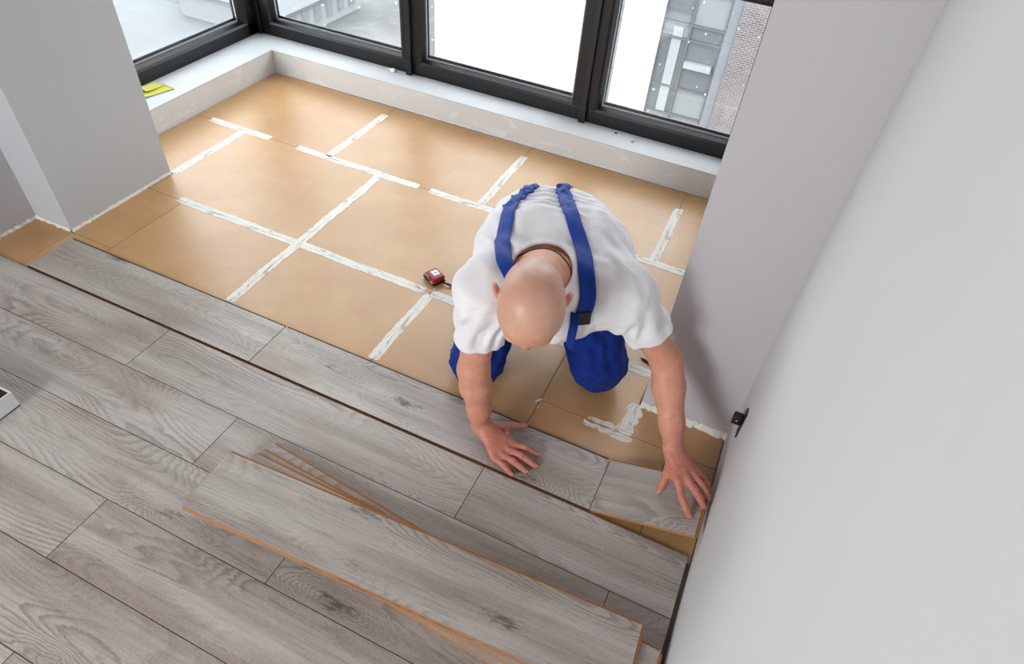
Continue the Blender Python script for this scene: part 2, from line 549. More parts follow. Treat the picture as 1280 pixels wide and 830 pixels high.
def front_window(idx, xl, xr, gl, gr, label):
    e = empty('window_%d' % idx, ((xl+xr)/2, FRM_Y, Z0))
    tag(e, label, 'window', kind='structure')
    off = -Vector(e.location)

    def part(name, me, mat):
        return link(name, me, mat, e, off)
    part('bottom_rail', extrude_profile('bottom_rail', RAIL, 'x', xl, xr), M['frame'])
    part('stile', extrude_profile('stile', stile_profile(xl, gl), 'z', Z0+0.002, 2.52), M['frame'])
    part('stile', extrude_profile('stile', stile_profile(xr, gr), 'z', Z0+0.002, 2.52), M['frame'])
    tz = 0.80
    part('transom', extrude_profile('transom', [(FRM_Y+0.028, tz), (FRM_Y+0.006, tz+0.008), (FRM_Y, tz+0.02), (FRM_Y, tz+0.075), (FRM_Y+0.028, tz+0.095), (FRM_Y+0.07, tz+0.095), (FRM_Y+0.07, tz)], 'x', gl-0.005, gr+0.005), M['frame'])
    part('top_rail', extrude_profile('top_rail', [(FRM_Y, 2.44), (FRM_Y, 2.52), (FRM_Y+0.07, 2.52), (FRM_Y+0.07, 2.44)], 'x', gl, gr), M['frame'])
    for zb, zt in ((Z0+0.084, tz), (tz+0.095, 2.44)):
        box('pane', (gl, FRM_Y+0.046, zb), (gr, FRM_Y+0.052, zt), M['glass'], e)
        for (a, b, c, d) in ((gl, gr, zb, zb+0.007), (gl, gl+0.006, zb+0.007, zt), (gr-0.006, gr, zb+0.007, zt)):
            box('glazing_bead', (a, FRM_Y+0.037, c), (b, FRM_Y+0.046, d), M['gasket'], e)
            box('outer_seal', (a-0.003, FRM_Y+0.052, c), (b+0.003, FRM_Y+0.06, d+0.012), M['frame2'], e)
    return e


front_window(2, FRM_X, -1.878, -2.795, -1.948, 'dark framed fixed window in front pane next to the corner post')
front_window(3, -1.878, -0.874, -1.803, -0.952, 'dark framed window between the two mullions, white facade outside')
front_window(4, -0.874, COL_X, -0.798, -0.150, 'dark framed window next to the wall return, brick outside')
for i, x in enumerate((-1.880, -0.874)):
    mo = box('trim_%d' % (i+1), (x-0.013, FRM_Y-0.020, Z0), (x+0.013, FRM_Y+0.004, 2.52), M['frame2'], None, 0.003)
    tag(mo, ['slim dark cover strip on the mullion beside the white plastic clip', 'slim dark cover strip on the mullion nearest the wall return'][i], 'window trim', kind='structure')
    box('end_cap', (x-0.017, FRM_Y-0.027, Z0), (x+0.017, FRM_Y-0.020, Z0+0.09), M['frame'], mo, 0.002)
# left window
e = empty('window_1', (FRM_X, 2.3, Z0))
tag(e, 'dark framed side window above the left ledge', 'window', kind='structure')
prof = [(FRM_X-(u-FRM_Y), v) for u, v in RAIL]
off = -Vector(e.location)
link('bottom_rail', extrude_profile('bottom_rail', prof, 'y', 1.757, FRM_Y+0.06), M['frame'], e, off)
link('stile', extrude_profile('stile', [(FRM_X, 2.94), (FRM_X, 3.0), (FRM_X-0.07, 3.0), (FRM_X-0.07, 2.905), (FRM_X-0.028, 2.905), (FRM_X-0.006, 2.925)], 'z', Z0+0.002, 2.52), M['frame'], e, off)
link('stile', extrude_profile('stile', [(FRM_X, 1.757), (FRM_X, 1.82), (FRM_X-0.07, 1.84), (FRM_X-0.07, 1.757)], 'z', Z0+0.002, 2.52), M['frame'], e, off)
link('top_rail', extrude_profile('top_rail', [(FRM_X, 2.44), (FRM_X, 2.52), (FRM_X-0.07, 2.52), (FRM_X-0.07, 2.44)], 'y', 1.84, 2.905), M['frame'], e, off)
gme = box('pane', (FRM_X-0.052, 1.84, Z0+0.084), (FRM_X-0.046, 2.905, 2.44), M['glass'], e)
for (a, b, c, d) in ((1.84, 2.905, Z0+0.084, Z0+0.091), (2.899, 2.905, Z0+0.091, 2.44)):
    box('glazing_bead', (FRM_X-0.046, a, c), (FRM_X-0.037, b, d), M['gasket'], e)
    box('outer_seal', (FRM_X-0.06, a-0.003, c), (FRM_X-0.052, b, d+0.012), M['frame2'], e)
o = box('trim_3', (FRM_X-0.08, 3.0, Z0), (FRM_X+0.03, FRM_Y+0.08, 2.52), M['frame'], None, 0.004)
tag(o, 'dark corner post where side and front windows meet', 'window trim', kind='structure')

# ---- planks
PL, PW, PT = 1.211, 0.1898, 0.008
plank_cache = {}


def plank_mesh(L, W=PW-0.0014, lip=False, T=PT, edge=1):
    key = (round(L, 4), round(W, 4), lip, edge)
    if key in plank_cache:
        return plank_cache[key]
    b, d = 0.0004, 0.0004
    vs = [(0, 0, -T), (L, 0, -T), (L, W, -T), (0, W, -T), (0, 0, -d), (L, 0, -d), (L, W, -d), (0, W, -d),
          (b, b, 0), (L-b, b, 0), (L-b, W-b, 0), (b, W-b, 0)]
    fs = [(3, 2, 1, 0), (0, 1, 5, 4), (1, 2, 6, 5), (2, 3, 7, 6), (3, 0, 4, 7),
          (4, 5, 9, 8), (5, 6, 10, 9), (6, 7, 11, 10), (7, 4, 8, 11), (8, 9, 10, 11)]
    mi = [2]+[edge]*8+[0]
    if lip:
        # click profile: tongue on the far long side and on the right end
        for (x0, y0, x1, y1) in ((0.004, W, L-0.004, W+0.0065), (L, 0.004, L+0.0065, W-0.004)):
            n = len(vs)
            za, zb = -T*0.80, -T*0.35
            vs += [(x0, y0, za), (x1, y0, za), (x1, y1, za), (x0, y1, za), (x0, y0, zb), (x1, y0, zb), (x1, y1, zb), (x0, y1, zb)]
            fs += [tuple(n+i for i in f) for f in ((3, 2, 1, 0), (4, 5, 6, 7), (0, 1, 5, 4), (1, 2, 6, 5), (2, 3, 7, 6), (3, 0, 4, 7))]
            mi += [edge]*6
    me = pymesh('plank', vs, fs)
    for mm in (M['wood'], M['mdf'], M['back'], M['lip']):
        me.materials.append(mm)
    me.polygons.foreach_set('material_index', mi)
    plank_cache[key] = me
    return me


floor_loc = Vector(floor.location)
ROW_TOP = 0.6105*H
ROW_P = 0.11425*H
XMIN, XMAX = LEFT_X+0.010, WALL_X-0.012
ROW_JOINT = {0: -0.2585, 1: 0.019, 2: -0.464, 3: -0.052, 4: -0.246, 5: -0.706}
random.seed(5)
row = 0
y_top = ROW_TOP
while y_top > BACK_Y+0.02:
    j = ROW_JOINT.get(row, None)
    j = j*H if j is not None else random.uniform(-1.2, 0.0)
    while j-PL > XMIN+0.12:
        j -= PL
    xs = [XMIN, j] if j > XMIN+0.05 else [j]
    while xs[-1]+PL < XMAX:
        xs.append(xs[-1]+PL)
    xs.append(XMAX)
    y0 = y_top-ROW_P
    for a, b in zip(xs[:-1], xs[1:]):
        if b-a < 0.03:
            continue
        W = min(PW-0.0014, y_top-max(y0, BACK_Y)-0.0012)
        link('plank', plank_mesh(b-a-0.0013, ROW_P-0.0013, edge=3), None, floor, Vector((a, y0, 0))-floor_loc)
    y_top = y0
    row += 1

# ---- underlay sheets (X and Y in units of camera height, see the joints)
UZ0, UZ1 = -0.0132, -0.0082
CX = COL_X/H-0.003
sheets = [
    (-1.625, -1.139, 1.353, 1.7235), (-1.139, -0.645, 1.353, 1.7235), (-0.645, -0.152, 1.353, 1.7235), (-0.152, CX, 1.353, 1.7235),
    (-1.625, -1.437, 1.068, 1.353), (-1.437, -0.954, 0.982, 1.353), (-0.954, -0.462, 0.982, 1.353), (-0.462, CX, 0.982, 1.353),
    (-1.440, -1.316, 0.752, 0.982), (-1.440, -1.316, 0.600, 0.752), (-1.316, -0.954, 0.600, 0.982), (-0.954, -0.583, 0.600, 0.982), (-0.583, -0.231, 0.600, 0.982),
    (-0.231, CX, 0.806, 0.982), (-0.231, 0.035, 0.600, 0.806), (CX, 0.1255, 0.806, 0.8885), (0.035, 0.1255, 0.600, 0.806),
    (-1.558, -1.440, 0.600, 0.7525),
]
g = 0.0011
for (a, b, c, d) in sheets:
    box('underlay_board', (a*H+g, c*H+g, UZ0), (b*H-g, d*H-g, UZ1), M['under'], floor)


# ---- tape
def tape_strip(x0, y0, x1, y1, w=0.045, seed=0, fray=0.004):
    rs = random.Random(seed)
    L = math.hypot(x1-x0, y1-y0)
    n = max(6, int(L/0.012))
    vs, fs = [], []
    ph = rs.uniform(0, 9)
    for i in range(n+1):
        t = i/n
        end = min(t, 1-t)*L
        wob = 0.0016*math.sin(t*L*17+ph)
        hw = w/2*(1 if end > 0.012 else rs.uniform(0.55, 0.95))
        a = hw+rs.uniform(-fray, fray)*0.5+wob
        b = hw+rs.uniform(-fray, fray)*0.5-wob
        xx = t*L + (rs.uniform(-0.006, 0.006) if i in (0, n) else 0)
        vs += [(xx, -b, 0), (xx, a, 0), (xx, -b, 0.0005), (xx, a, 0.0005)]
    for i in range(n):
        k = i*4
        fs += [(k+2, k+6, k+7, k+3), (k, k+1, k+5, k+4), (k, k+4, k+6, k+2), (k+1, k+3, k+7, k+5)]
    fs += [(0, 2, 3, 1), (n*4, n*4+1, n*4+3, n*4+2)]
    me = pymesh('tape_strip', vs, fs)
    o = link('tape_strip', me, M['tape'], floor, Vector((x0, y0, UZ1+0.0001+0.00012*(seed % 5)))-floor_loc, math.atan2(y1-y0, x1-x0))
    return o


tapes = [
    (-1.57, 1.354, -1.345, 1.354), (-1.245, 1.353, -0.835, 1.353), (-0.800, 1.353, -0.055, 1.352),
    (-1.335, 0.983, -0.60, 0.980), (-0.575, 0.980, -0.052, 0.981),
    (-1.437, 1.068, -1.437, 1.345), (-1.139, 1.362, -1.139, 1.665), (-0.645, 1.362, -0.645, 1.665), (-0.152, 1.362, -0.152, 1.63),
    (-0.955, 0.742, -0.955, 1.345), (-0.584, 0.740, -0.581, 0.972), (-0.462, 0.99, -0.462, 1.345),
]
for i, (a, b, c, d) in enumerate(tapes):
    tape_strip(a*H, b*H, c*H, d*H, 0.040, i)
tape_strip(-0.055*H, 0.808*H, -0.052*H, 0.885*H, 0.05, 21, 0.014)
tape_strip(-0.128*H, 0.812*H, -0.038*H, 0.812*H, 0.016, 22, 0.010)
tape_strip(-0.135*H, 0.794*H, -0.035*H, 0.796*H, 0.022, 23, 0.012)


# ---- rough filler at the foot of pier and return
def filler(name, p0, p1, nrm, hgt, dep, seed, label):
    rs = random.Random(seed)
    p0, p1, nrm = Vector(p0), Vector(p1), Vector(nrm)
    L = (p1-p0).length
    n = max(8, int(L/0.01))
    vs, fs = [], []
    for i in range(n+1):
        q = p0.lerp(p1, i/n)
        h = hgt*(0.65+0.6*rs.random())
        d = dep*(0.5+0.9*rs.random())
        base = UZ1+0.0002
        vs += [q+Vector((0, 0, base)), q+nrm*d+Vector((0, 0, base)), q+nrm*d*0.6+Vector((0, 0, base+h*0.45)), q+nrm*0.0008+Vector((0, 0, base+h))]
    vs = [v-p0 for v in vs]
    for i in range(n):
        k = i*4
        for a, b in ((0, 1), (1, 2), (2, 3)):
            fs.append((k+a, k+b, k+4+b, k+4+a))
    o = link(name, pymesh(name, vs, fs), M['caulk'], None, p0)
    tag(o, label, 'filler', kind='structure')
    return o


filler('trim_4', (PIL_X, 1.244, 0), (PIL_X, 1.757, 0), (1, 0, 0), 0.012, 0.006, 1, 'rough white filler along the foot of the plastered pier')
filler('trim_5', (PIL_X, 1.244, 0), (LEFT_X, 1.244, 0), (0, -1, 0), 0.012, 0.006, 2, 'rough white filler on the narrow side of the pier')
filler('trim_6', (COL_X, COL_Y, 0), (WALL_X, COL_Y, 0), (0, -1, 0), 0.020, 0.012, 3, 'rough white filler along the foot of the wall return')
filler('trim_7', (LEFT_X, 1.244, 0), (LEFT_X, 0.98, 0), (1, 0, 0), 0.012, 0.006, 4, 'rough white filler along the set back grey wall')
filler('trim_8', (LED_X, LED_Y, 0), (COL_X, LED_Y, 0), (0, -1, 0), 0.006, 0.004, 6, 'thin rough filler along the front ledge foot')

# ------------------------------------------------------------------ row of loose planks in front
Y1 = 0.6160*H
labels = ['short grey oak plank beginning the loose front row beside the pier', 'full grey oak plank of the loose front row, under the flat hand']
xs1 = [-1.4165*H, -0.7925*H, -0.0580*H]
for i in range(2):
    o = link('laminate_plank', plank_mesh(xs1[i+1]-xs1[i]-0.0016, PW-0.0005, True, edge=3), None, None, (xs1[i], Y1, 0))
    tag(o, labels[i], 'plank', 'planks of the loose front row')
LIFT = 0.085
LX0, LX1 = xs1[2], 0.189
ang = math.atan2(LIFT, LX1-LX0)
lp = link('laminate_plank', plank_mesh((LX1-LX0)/math.cos(ang), PW-0.0005, True), None, None, (LX0, Y1+0.001, 0.0))
lp.rotation_euler = (0, -ang, 0)
tag(lp, 'cut grey oak plank tilted up and held down by the fingers at the wall', 'plank', 'planks of the loose front row')


# ------------------------------------------------------------------ stack of boards
def stack_board(fl, angdeg, ztop, label):
    """placed by its far left top corner"""
    a = math.radians(angdeg)
    x = fl[0]+math.sin(a)*PW
    y = fl[1]-math.cos(a)*PW
    o = link('laminate_plank', plank_mesh(PL, PW, True), None, None, (x, y, ztop), a)
    tag(o, label, 'plank', 'loose stack of planks on the laid floor')
    return o


stack_board((-1.013, 0.7835), -4.9, 0.0082, 'bottom plank of the fanned stack lying on the laid floor')
stack_board((-1.011, 0.7825), -4.9, 0.0164, 'second plank up in the fanned stack on the floor')
stack_board((-1.009, 0.7800), -5.1, 0.0246, 'third plank up in the fanned stack on the floor')
stack_board((-1.0172, 0.7453), -2.9, 0.0328, 'fourth plank up in the stack, fanned out past the top board')
stack_board((-1.0215, 0.7225), -0.5, 0.0410, 'fifth plank up in the stack, directly under the top pair')
stack_board((-1.0760, 0.6835), 2.6, 0.0492, 'sixth plank up, squarely below the top board of the stack')
stack_board((-1.0791, 0.6853), 2.85, 0.0574, 'top plank of the stack with oval grain and a dark knot')
# ------------------------------------------------------------------ signed distance modelling (numpy)
def V(*a):
    return np.array(a, float)


def nrm(a):
    return a/np.linalg.norm(a)


def sd_cone(p, a, b, ra, rb):
    ba = b-a
    t = np.clip(((p-a)@ba)/(ba@ba), 0, 1)
    q = p-a-t[:, None]*ba
    return np.sqrt((q*q).sum(1))-(ra+(rb-ra)*t)


def sd_chain(p, pts, rads, k=0.01):
    d = None
    for i in range(len(pts)-1):
        e = sd_cone(p, pts[i], pts[i+1], rads[i], rads[i+1])
        d = e if d is None else smin(d, e, k)
    return d


def sd_econe(p, a, b, lat, wa, da, wb, db):
    """capsule with an elliptic section: half width w along lat, half depth d across"""
    ba = b-a
    L = np.linalg.norm(ba)
    ax = ba/L
    la = nrm(lat-ax*(lat@ax))
    do = np.cross(ax, la)
    t = np.clip(((p-a)@ax)/L, 0, 1)
    q = p-a-t[:, None]*ba
    w = wa+(wb-wa)*t
    dd = da+(db-da)*t
    x, y, z = q@la, q@do, q@ax
    mz = (w+dd)/2
    k0 = np.sqrt((x/w)**2+(y/dd)**2+(z/mz)**2)+1e-9
    k1 = np.sqrt((x/w**2)**2+(y/dd**2)**2+(z/mz**2)**2)+1e-9
    return k0*(k0-1)/k1


def sd_ell(p, c, axes, r):
    q = (p-c)@axes.T
    r = np.asarray(r, float)
    k0 = np.sqrt(((q/r)**2).sum(1))+1e-9
    k1 = np.sqrt(((q/r**2)**2).sum(1))+1e-9
    return k0*(k0-1)/k1


def smin(a, b, k):
    h = np.clip(0.5+0.5*(b-a)/k, 0, 1)
    return b+(a-b)*h-k*h*(1-h)


def smax(a, b, k):
    return -smin(-a, -b, k)


def boxed(f, lo, hi, pad=0.04):
    """evaluate f only near its bounds"""
    lo, hi = np.asarray(lo), np.asarray(hi)

    def g(p):
        d = np.maximum(np.maximum(lo-p, p-hi), 0)
        d = np.sqrt((d*d).sum(1))
        out = d+pad
        m_ = d < pad
        if m_.any():
            out[m_] = f(p[m_])
        return out
    return g


def folds(seed, n, scale, aniso=(1, 1, 1)):
    rs = np.random.RandomState(seed)
    K = rs.normal(size=(n, 3))
    K /= np.linalg.norm(K, axis=1)[:, None]
    K = K*np.array(aniso)*2*np.pi/scale*rs.uniform(0.6, 1.6, (n, 1))
    Wp = rs.normal(size=(n, 3))*2*np.pi/(scale*2.2)
    ph = rs.uniform(0, 6.28, (n, 2))

    def f(p):
        s = 0
        for i in range(n):
            w = np.sin(p@Wp[i]+ph[i, 1])
            s = s+np.sin(p@K[i]+ph[i, 0]+1.6*w)
        return s/math.sqrt(n)
    return f


def mesh_sdf(f, lo, hi, h, B=8, newton=1):
    lo = np.asarray(lo, float)
    nb = np.ceil((np.asarray(hi)-lo)/(h*B)).astype(int)
    gi = np.stack(np.meshgrid(*[np.arange(n) for n in nb], indexing='ij'), -1).reshape(-1, 3)
    ctr = lo+(gi+0.5)*h*B
    d = f(ctr)
    keep = gi[np.abs(d) < h*B*1.35]
    cg = np.stack(np.meshgrid(*[np.arange(B+1)]*3, indexing='ij'), -1).reshape(-1, 3)
    N = nb*B+2
    S = B+1
    keys, pos, edges = [], [], {0: [], 1: [], 2: []}
    CH = 400
    corner = [(i, j, k) for i in (0, 1) for j in (0, 1) for k in (0, 1)]
    for s in range(0, len(keep), CH):
        blk = keep[s:s+CH]
        gidx = blk[:, None, :]*B+cg[None]
        val = f((lo+gidx.reshape(-1, 3)*h)).reshape(len(blk), S, S, S)
        sg = val < 0
        cs = np.zeros((len(blk), B, B, B), int)
        for (i, j, k) in corner:
            cs += sg[:, i:i+B, j:j+B, k:k+B]
        act = np.argwhere((cs > 0) & (cs < 8))
        if len(act) == 0:
            continue
        b_, x, y, z = act.T
        acc = np.zeros((len(act), 3))
        cnt = np.zeros(len(act))
        for c0 in corner:
            for ax in range(3):
                if c0[ax]:
                    continue
                c1 = list(c0)
                c1[ax] = 1
                v0 = val[b_, x+c0[0], y+c0[1], z+c0[2]]
                v1 = val[b_, x+c1[0], y+c1[1], z+c1[2]]
                mm = (v0 < 0) != (v1 < 0)
                t = np.where(mm, v0/np.where(mm, v0-v1, 1), 0)
                e = np.array(c0, float)[None].repeat(len(act), 0)
                e[:, ax] += t
                acc[mm] += e[mm]
                cnt[mm] += 1
        cell = blk[b_]*B+np.stack([x, y, z], 1)
        pos.append(lo+(cell+acc/cnt[:, None])*h)
        keys.append((cell[:, 0]*N[1]+cell[:, 1])*N[2]+cell[:, 2])
        for ax in range(3):
            sl0 = [slice(0, B)]*3
            sl1 = [slice(0, B)]*3
            sl1[ax] = slice(1, B+1)
            a0, a1 = sg[(slice(None), *sl0)], sg[(slice(None), *sl1)]
            w = np.argwhere(a0 != a1)
            if len(w):
                cc = blk[w[:, 0]]*B+w[:, 1:]
                edges[ax].append(np.concatenate([cc, a0[tuple(w.T)][:, None]], 1))
    keys = np.concatenate(keys)
    pos = np.concatenate(pos)
    order = np.argsort(keys)
    keys, pos = keys[order], pos[order]
    quads = []
    for ax in range(3):
        if not edges[ax]:
            continue
        ed = np.concatenate(edges[ax])
        u, v = (ax+1) % 3, (ax+2) % 3
        ids = []
        ok = np.ones(len(ed), bool)
        for du, dv in ((-1, -1), (0, -1), (0, 0), (-1, 0)):
            c = ed[:, :3].copy()
            c[:, u] += du
            c[:, v] += dv
            k = (c[:, 0]*N[1]+c[:, 1])*N[2]+c[:, 2]
            j = np.clip(np.searchsorted(keys, k), 0, len(keys)-1)
            ok &= keys[j] == k
            ids.append(j)
        q = np.stack(ids, 1)[ok]
        flip = ed[ok, 3] == 0
        q[flip] = q[flip][:, ::-1]
        quads.append(q)
    quads = np.concatenate(quads)
    for _ in range(newton):
        dv = f(pos)
        e = h*0.5
        gr = np.stack([f(pos+np.eye(3)[i]*e)-dv for i in range(3)], 1)/e
        g2 = np.maximum((gr*gr).sum(1), 0.3)
        st = gr*(dv/g2)[:, None]
        ln = np.linalg.norm(st, axis=1)
        pos = pos-st*np.minimum(1, h*0.6/np.maximum(ln, 1e-9))[:, None]
    return pos, quads


def np_mesh(name, pos, quads, origin):
    me = bpy.data.meshes.new(name)
    me.vertices.add(len(pos))
    me.vertices.foreach_set('co', (pos-np.asarray(origin)).astype(np.float32).ravel())
    me.loops.add(len(quads)*4)
    me.loops.foreach_set('vertex_index', quads.astype(np.int32).ravel())
    me.polygons.add(len(quads))
    me.polygons.foreach_set('loop_start', np.arange(0, len(quads)*4, 4, dtype=np.int32))
    me.polygons.foreach_set('use_smooth', np.ones(len(quads), bool))
    me.update(calc_edges=True)
    me.validate()
    return me


# ------------------------------------------------------------------ the kneeling worker: joints
LAT = nrm(V(0.893, 0.45, 0.0))                 # towards his left
SP0, SP1, SP2, SP3 = V(-0.532, 1.678, 0.395), V(-0.500, 1.578, 0.470), V(-0.440, 1.435, 0.508), V(-0.380, 1.268, 0.505)
C7 = V(-0.405, 1.265, 0.600)
SH_R, SH_L = V(-0.515, 1.135, 0.565), V(-0.1875, 1.300, 0.565)
EL_R, EL_L = V(-0.5214, 1.1037, 0.290), V(-0.0400, 1.3500, 0.340)
WR_R, WR_L = V(-0.4880, 1.1040, 0.058), V(0.0640, 1.2190, 0.148)
HIP_R, HIP_L = V(-0.62, 1.64, 0.395), V(-0.455, 1.715, 0.395)
KN_R, KN_L = V(-0.610, 1.318, 0.080), V(-0.250, 1.490, 0.088)
AN_R, AN_L = V(-0.775, 1.715, 0.050), V(-0.415, 1.865, 0.050)
EAR = V(-0.3622, 1.0640, 0.6590)               # midpoint between the ears
TO_CAM = nrm(V(0, 0, 1.65)-EAR)
dn = V(0.339, -0.618, -0.709)
FACE0 = nrm(dn-TO_CAM*(dn@TO_CAM))
th = math.radians(9)
HUP = nrm(TO_CAM*math.cos(th)+FACE0*math.sin(th))
HFW = nrm(FACE0*math.cos(th)-TO_CAM*math.sin(th))
HRT = np.cross(HFW, HUP)
rl = math.radians(-7)
HFW, HRT = HFW*math.cos(rl)-HRT*math.sin(rl), HRT*math.cos(rl)+HFW*math.sin(rl)
HAX = np.stack([HRT, HFW, HUP])                # rows: right, face, crown


def hp(x, y, z):
    return EAR+HRT*x+HFW*y+HUP*z


def finger(mcp, tip, arch, r0=0.0100, r1=0.0076):
    pip = mcp+(tip-mcp)*0.48+V(0, 0, arch)
    dip = mcp+(tip-mcp)*0.77+V(0, 0, arch*0.55)
    return [mcp, pip, dip, tip], [r0*1.10, r0*1.03, r0*0.95, r1*1.10]


UPZ = V(0, 0, 1)
HAND_R = dict(wr=WR_R, fingers=[
    finger(V(-0.3800, 1.1000, 0.030), V(-0.3010, 1.1175, 0.0085), 0.006),
    finger(V(-0.3840, 1.0755, 0.032), V(-0.2930, 1.0770, 0.0085), 0.007),
    finger(V(-0.3925, 1.0525, 0.030), V(-0.3110, 1.0460, 0.0082), 0.006, 0.0095, 0.0073),
    finger(V(-0.4070, 1.0340, 0.027), V(-0.3440, 1.0180, 0.0076), 0.005, 0.0085, 0.0064)],
    thumb=([V(-0.4640, 1.1180, 0.036), V(-0.4300, 1.1520, 0.024), V(-0.4060, 1.1760, 0.018), V(-0.3790, 1.1970, 0.009)], [0.017, 0.0125, 0.0108, 0.0084]))
HAND_L = dict(wr=WR_L, fingers=[
    ([V(0.1010, 1.1350, 0.132), V(0.1285, 1.0920, 0.116), V(0.1450, 1.0810, 0.1010), V(0.1600, 1.0745, 0.0840)], [0.0112, 0.0104, 0.0095, 0.0083]),
    ([V(0.1210, 1.1490, 0.137), V(0.1530, 1.1260, 0.127), V(0.1730, 1.1190, 0.1120), V(0.1885, 1.1150, 0.0930)], [0.0112, 0.0105, 0.0096, 0.0084]),
    ([V(0.1340, 1.1700, 0.135), V(0.1650, 1.1530, 0.127), V(0.1820, 1.1490, 0.1120), V(0.1940, 1.1450, 0.0945)], [0.0108, 0.0100, 0.0092, 0.0080]),
    ([V(0.1370, 1.1920, 0.129), V(0.1650, 1.1830, 0.119), V(0.1790, 1.1800, 0.1070), V(0.1900, 1.1770, 0.0930)], [0.0095, 0.0088, 0.0080, 0.0070])],
    thumb=([V(0.0700, 1.1900, 0.132), V(0.0700, 1.1560, 0.112), V(0.0685, 1.1400, 0.0830), V(0.0665, 1.1300, 0.0600)], [0.0170, 0.0125, 0.0105, 0.0082]))


def sd_hand(hd, p):
    wr = hd['wr']
    d = None
    for ch, r in hd['fingers']:
        e = sd_cone(p, wr+(ch[0]-wr)*0.12, ch[0], 0.0165, 0.0122)
        d = e if d is None else smin(d, e, 0.014)
    tch, tr = hd['thumb']
    th_ = sd_chain(p, tch, tr, 0.004)
    d = smin(d, sd_cone(p, tch[0], hd['fingers'][0][0][0]*0.75+wr*0.25, 0.015, 0.011), 0.016)
    d = smin(d, sd_cone(p, tch[1], hd['fingers'][0][0][0], 0.008, 0.007), 0.018)
    d = smin(d, th_, 0.010)
    for ch, r in hd['fingers']:
        e = sd_chain(p, ch, r, 0.003)
        for c, rr in ((ch[1], r[1]), (ch[0], r[0]*0.8)):
            e = smin(e, np.sqrt(((p-c-V(0, 0, 0.0022))**2).sum(1))-rr*0.93, 0.004)
        d = smin(d, e, 0.0045)
    fs_ = hd['fingers']
    for i in range(3):
        a_, b_ = fs_[i][0], fs_[i+1][0]
        d = smin(d, sd_cone(p, a_[0]+(a_[1]-a_[0])*0.30-V(0, 0, 0.002), b_[0]+(b_[1]-b_[0])*0.30-V(0, 0, 0.002), 0.0078, 0.0074), 0.007)
    return d


def arm(p, sh, el, wr, hand):
    ua = nrm(el-sh)
    fa = nrm(wr-el)
    side = nrm(np.cross(fa, ua)+1e-6)
    d = sd_chain(p, [sh, sh+(el-sh)*0.45, el], [0.050, 0.047, 0.041], 0.015)
    d = smin(d, sd_cone(p, sh+(el-sh)*0.12, sh+(el-sh)*0.38, 0.048, 0.047), 0.02)
    fw = hand['fingers'][1][0][0]-hand['fingers'][3][0][0]
    f1 = el+(wr-el)*0.28
    d = smin(d, sd_chain(p, [el, f1, el+(wr-el)*0.72], [0.040, 0.0445, 0.034], 0.02), 0.03)
    lat = nrm(hand['fingers'][0][0][0]-hand['fingers'][3][0][0])
    d = smin(d, sd_econe(p, el+(wr-el)*0.7, wr, lat, 0.034, 0.031, 0.0305, 0.0235), 0.02)
    d = smin(d, sd_econe(p, wr, wr+(hand['fingers'][1][0][0]-wr)*0.3, lat, 0.030, 0.0225, 0.032, 0.019), 0.016)
    return d


def bounds(pts, r):
    a = np.array(pts)
    return a.min(0)-r, a.max(0)+r


def hand_pts(h):
    return [h['wr']]+[q for ch, r in h['fingers'] for q in ch]+list(h['thumb'][0])


hR = boxed(lambda p: sd_hand(HAND_R, p), *bounds(hand_pts(HAND_R), 0.03))
hL = boxed(lambda p: sd_hand(HAND_L, p), *bounds(hand_pts(HAND_L), 0.03))
aR = boxed(lambda p: arm(p, SH_R, EL_R, WR_R, HAND_R), *bounds([SH_R, EL_R, WR_R, HAND_R['fingers'][1][0][0]], 0.07))
aL = boxed(lambda p: arm(p, SH_L, EL_L, WR_L, HAND_L), *bounds([SH_L, EL_L, WR_L, HAND_L['fingers'][1][0][0]], 0.07))


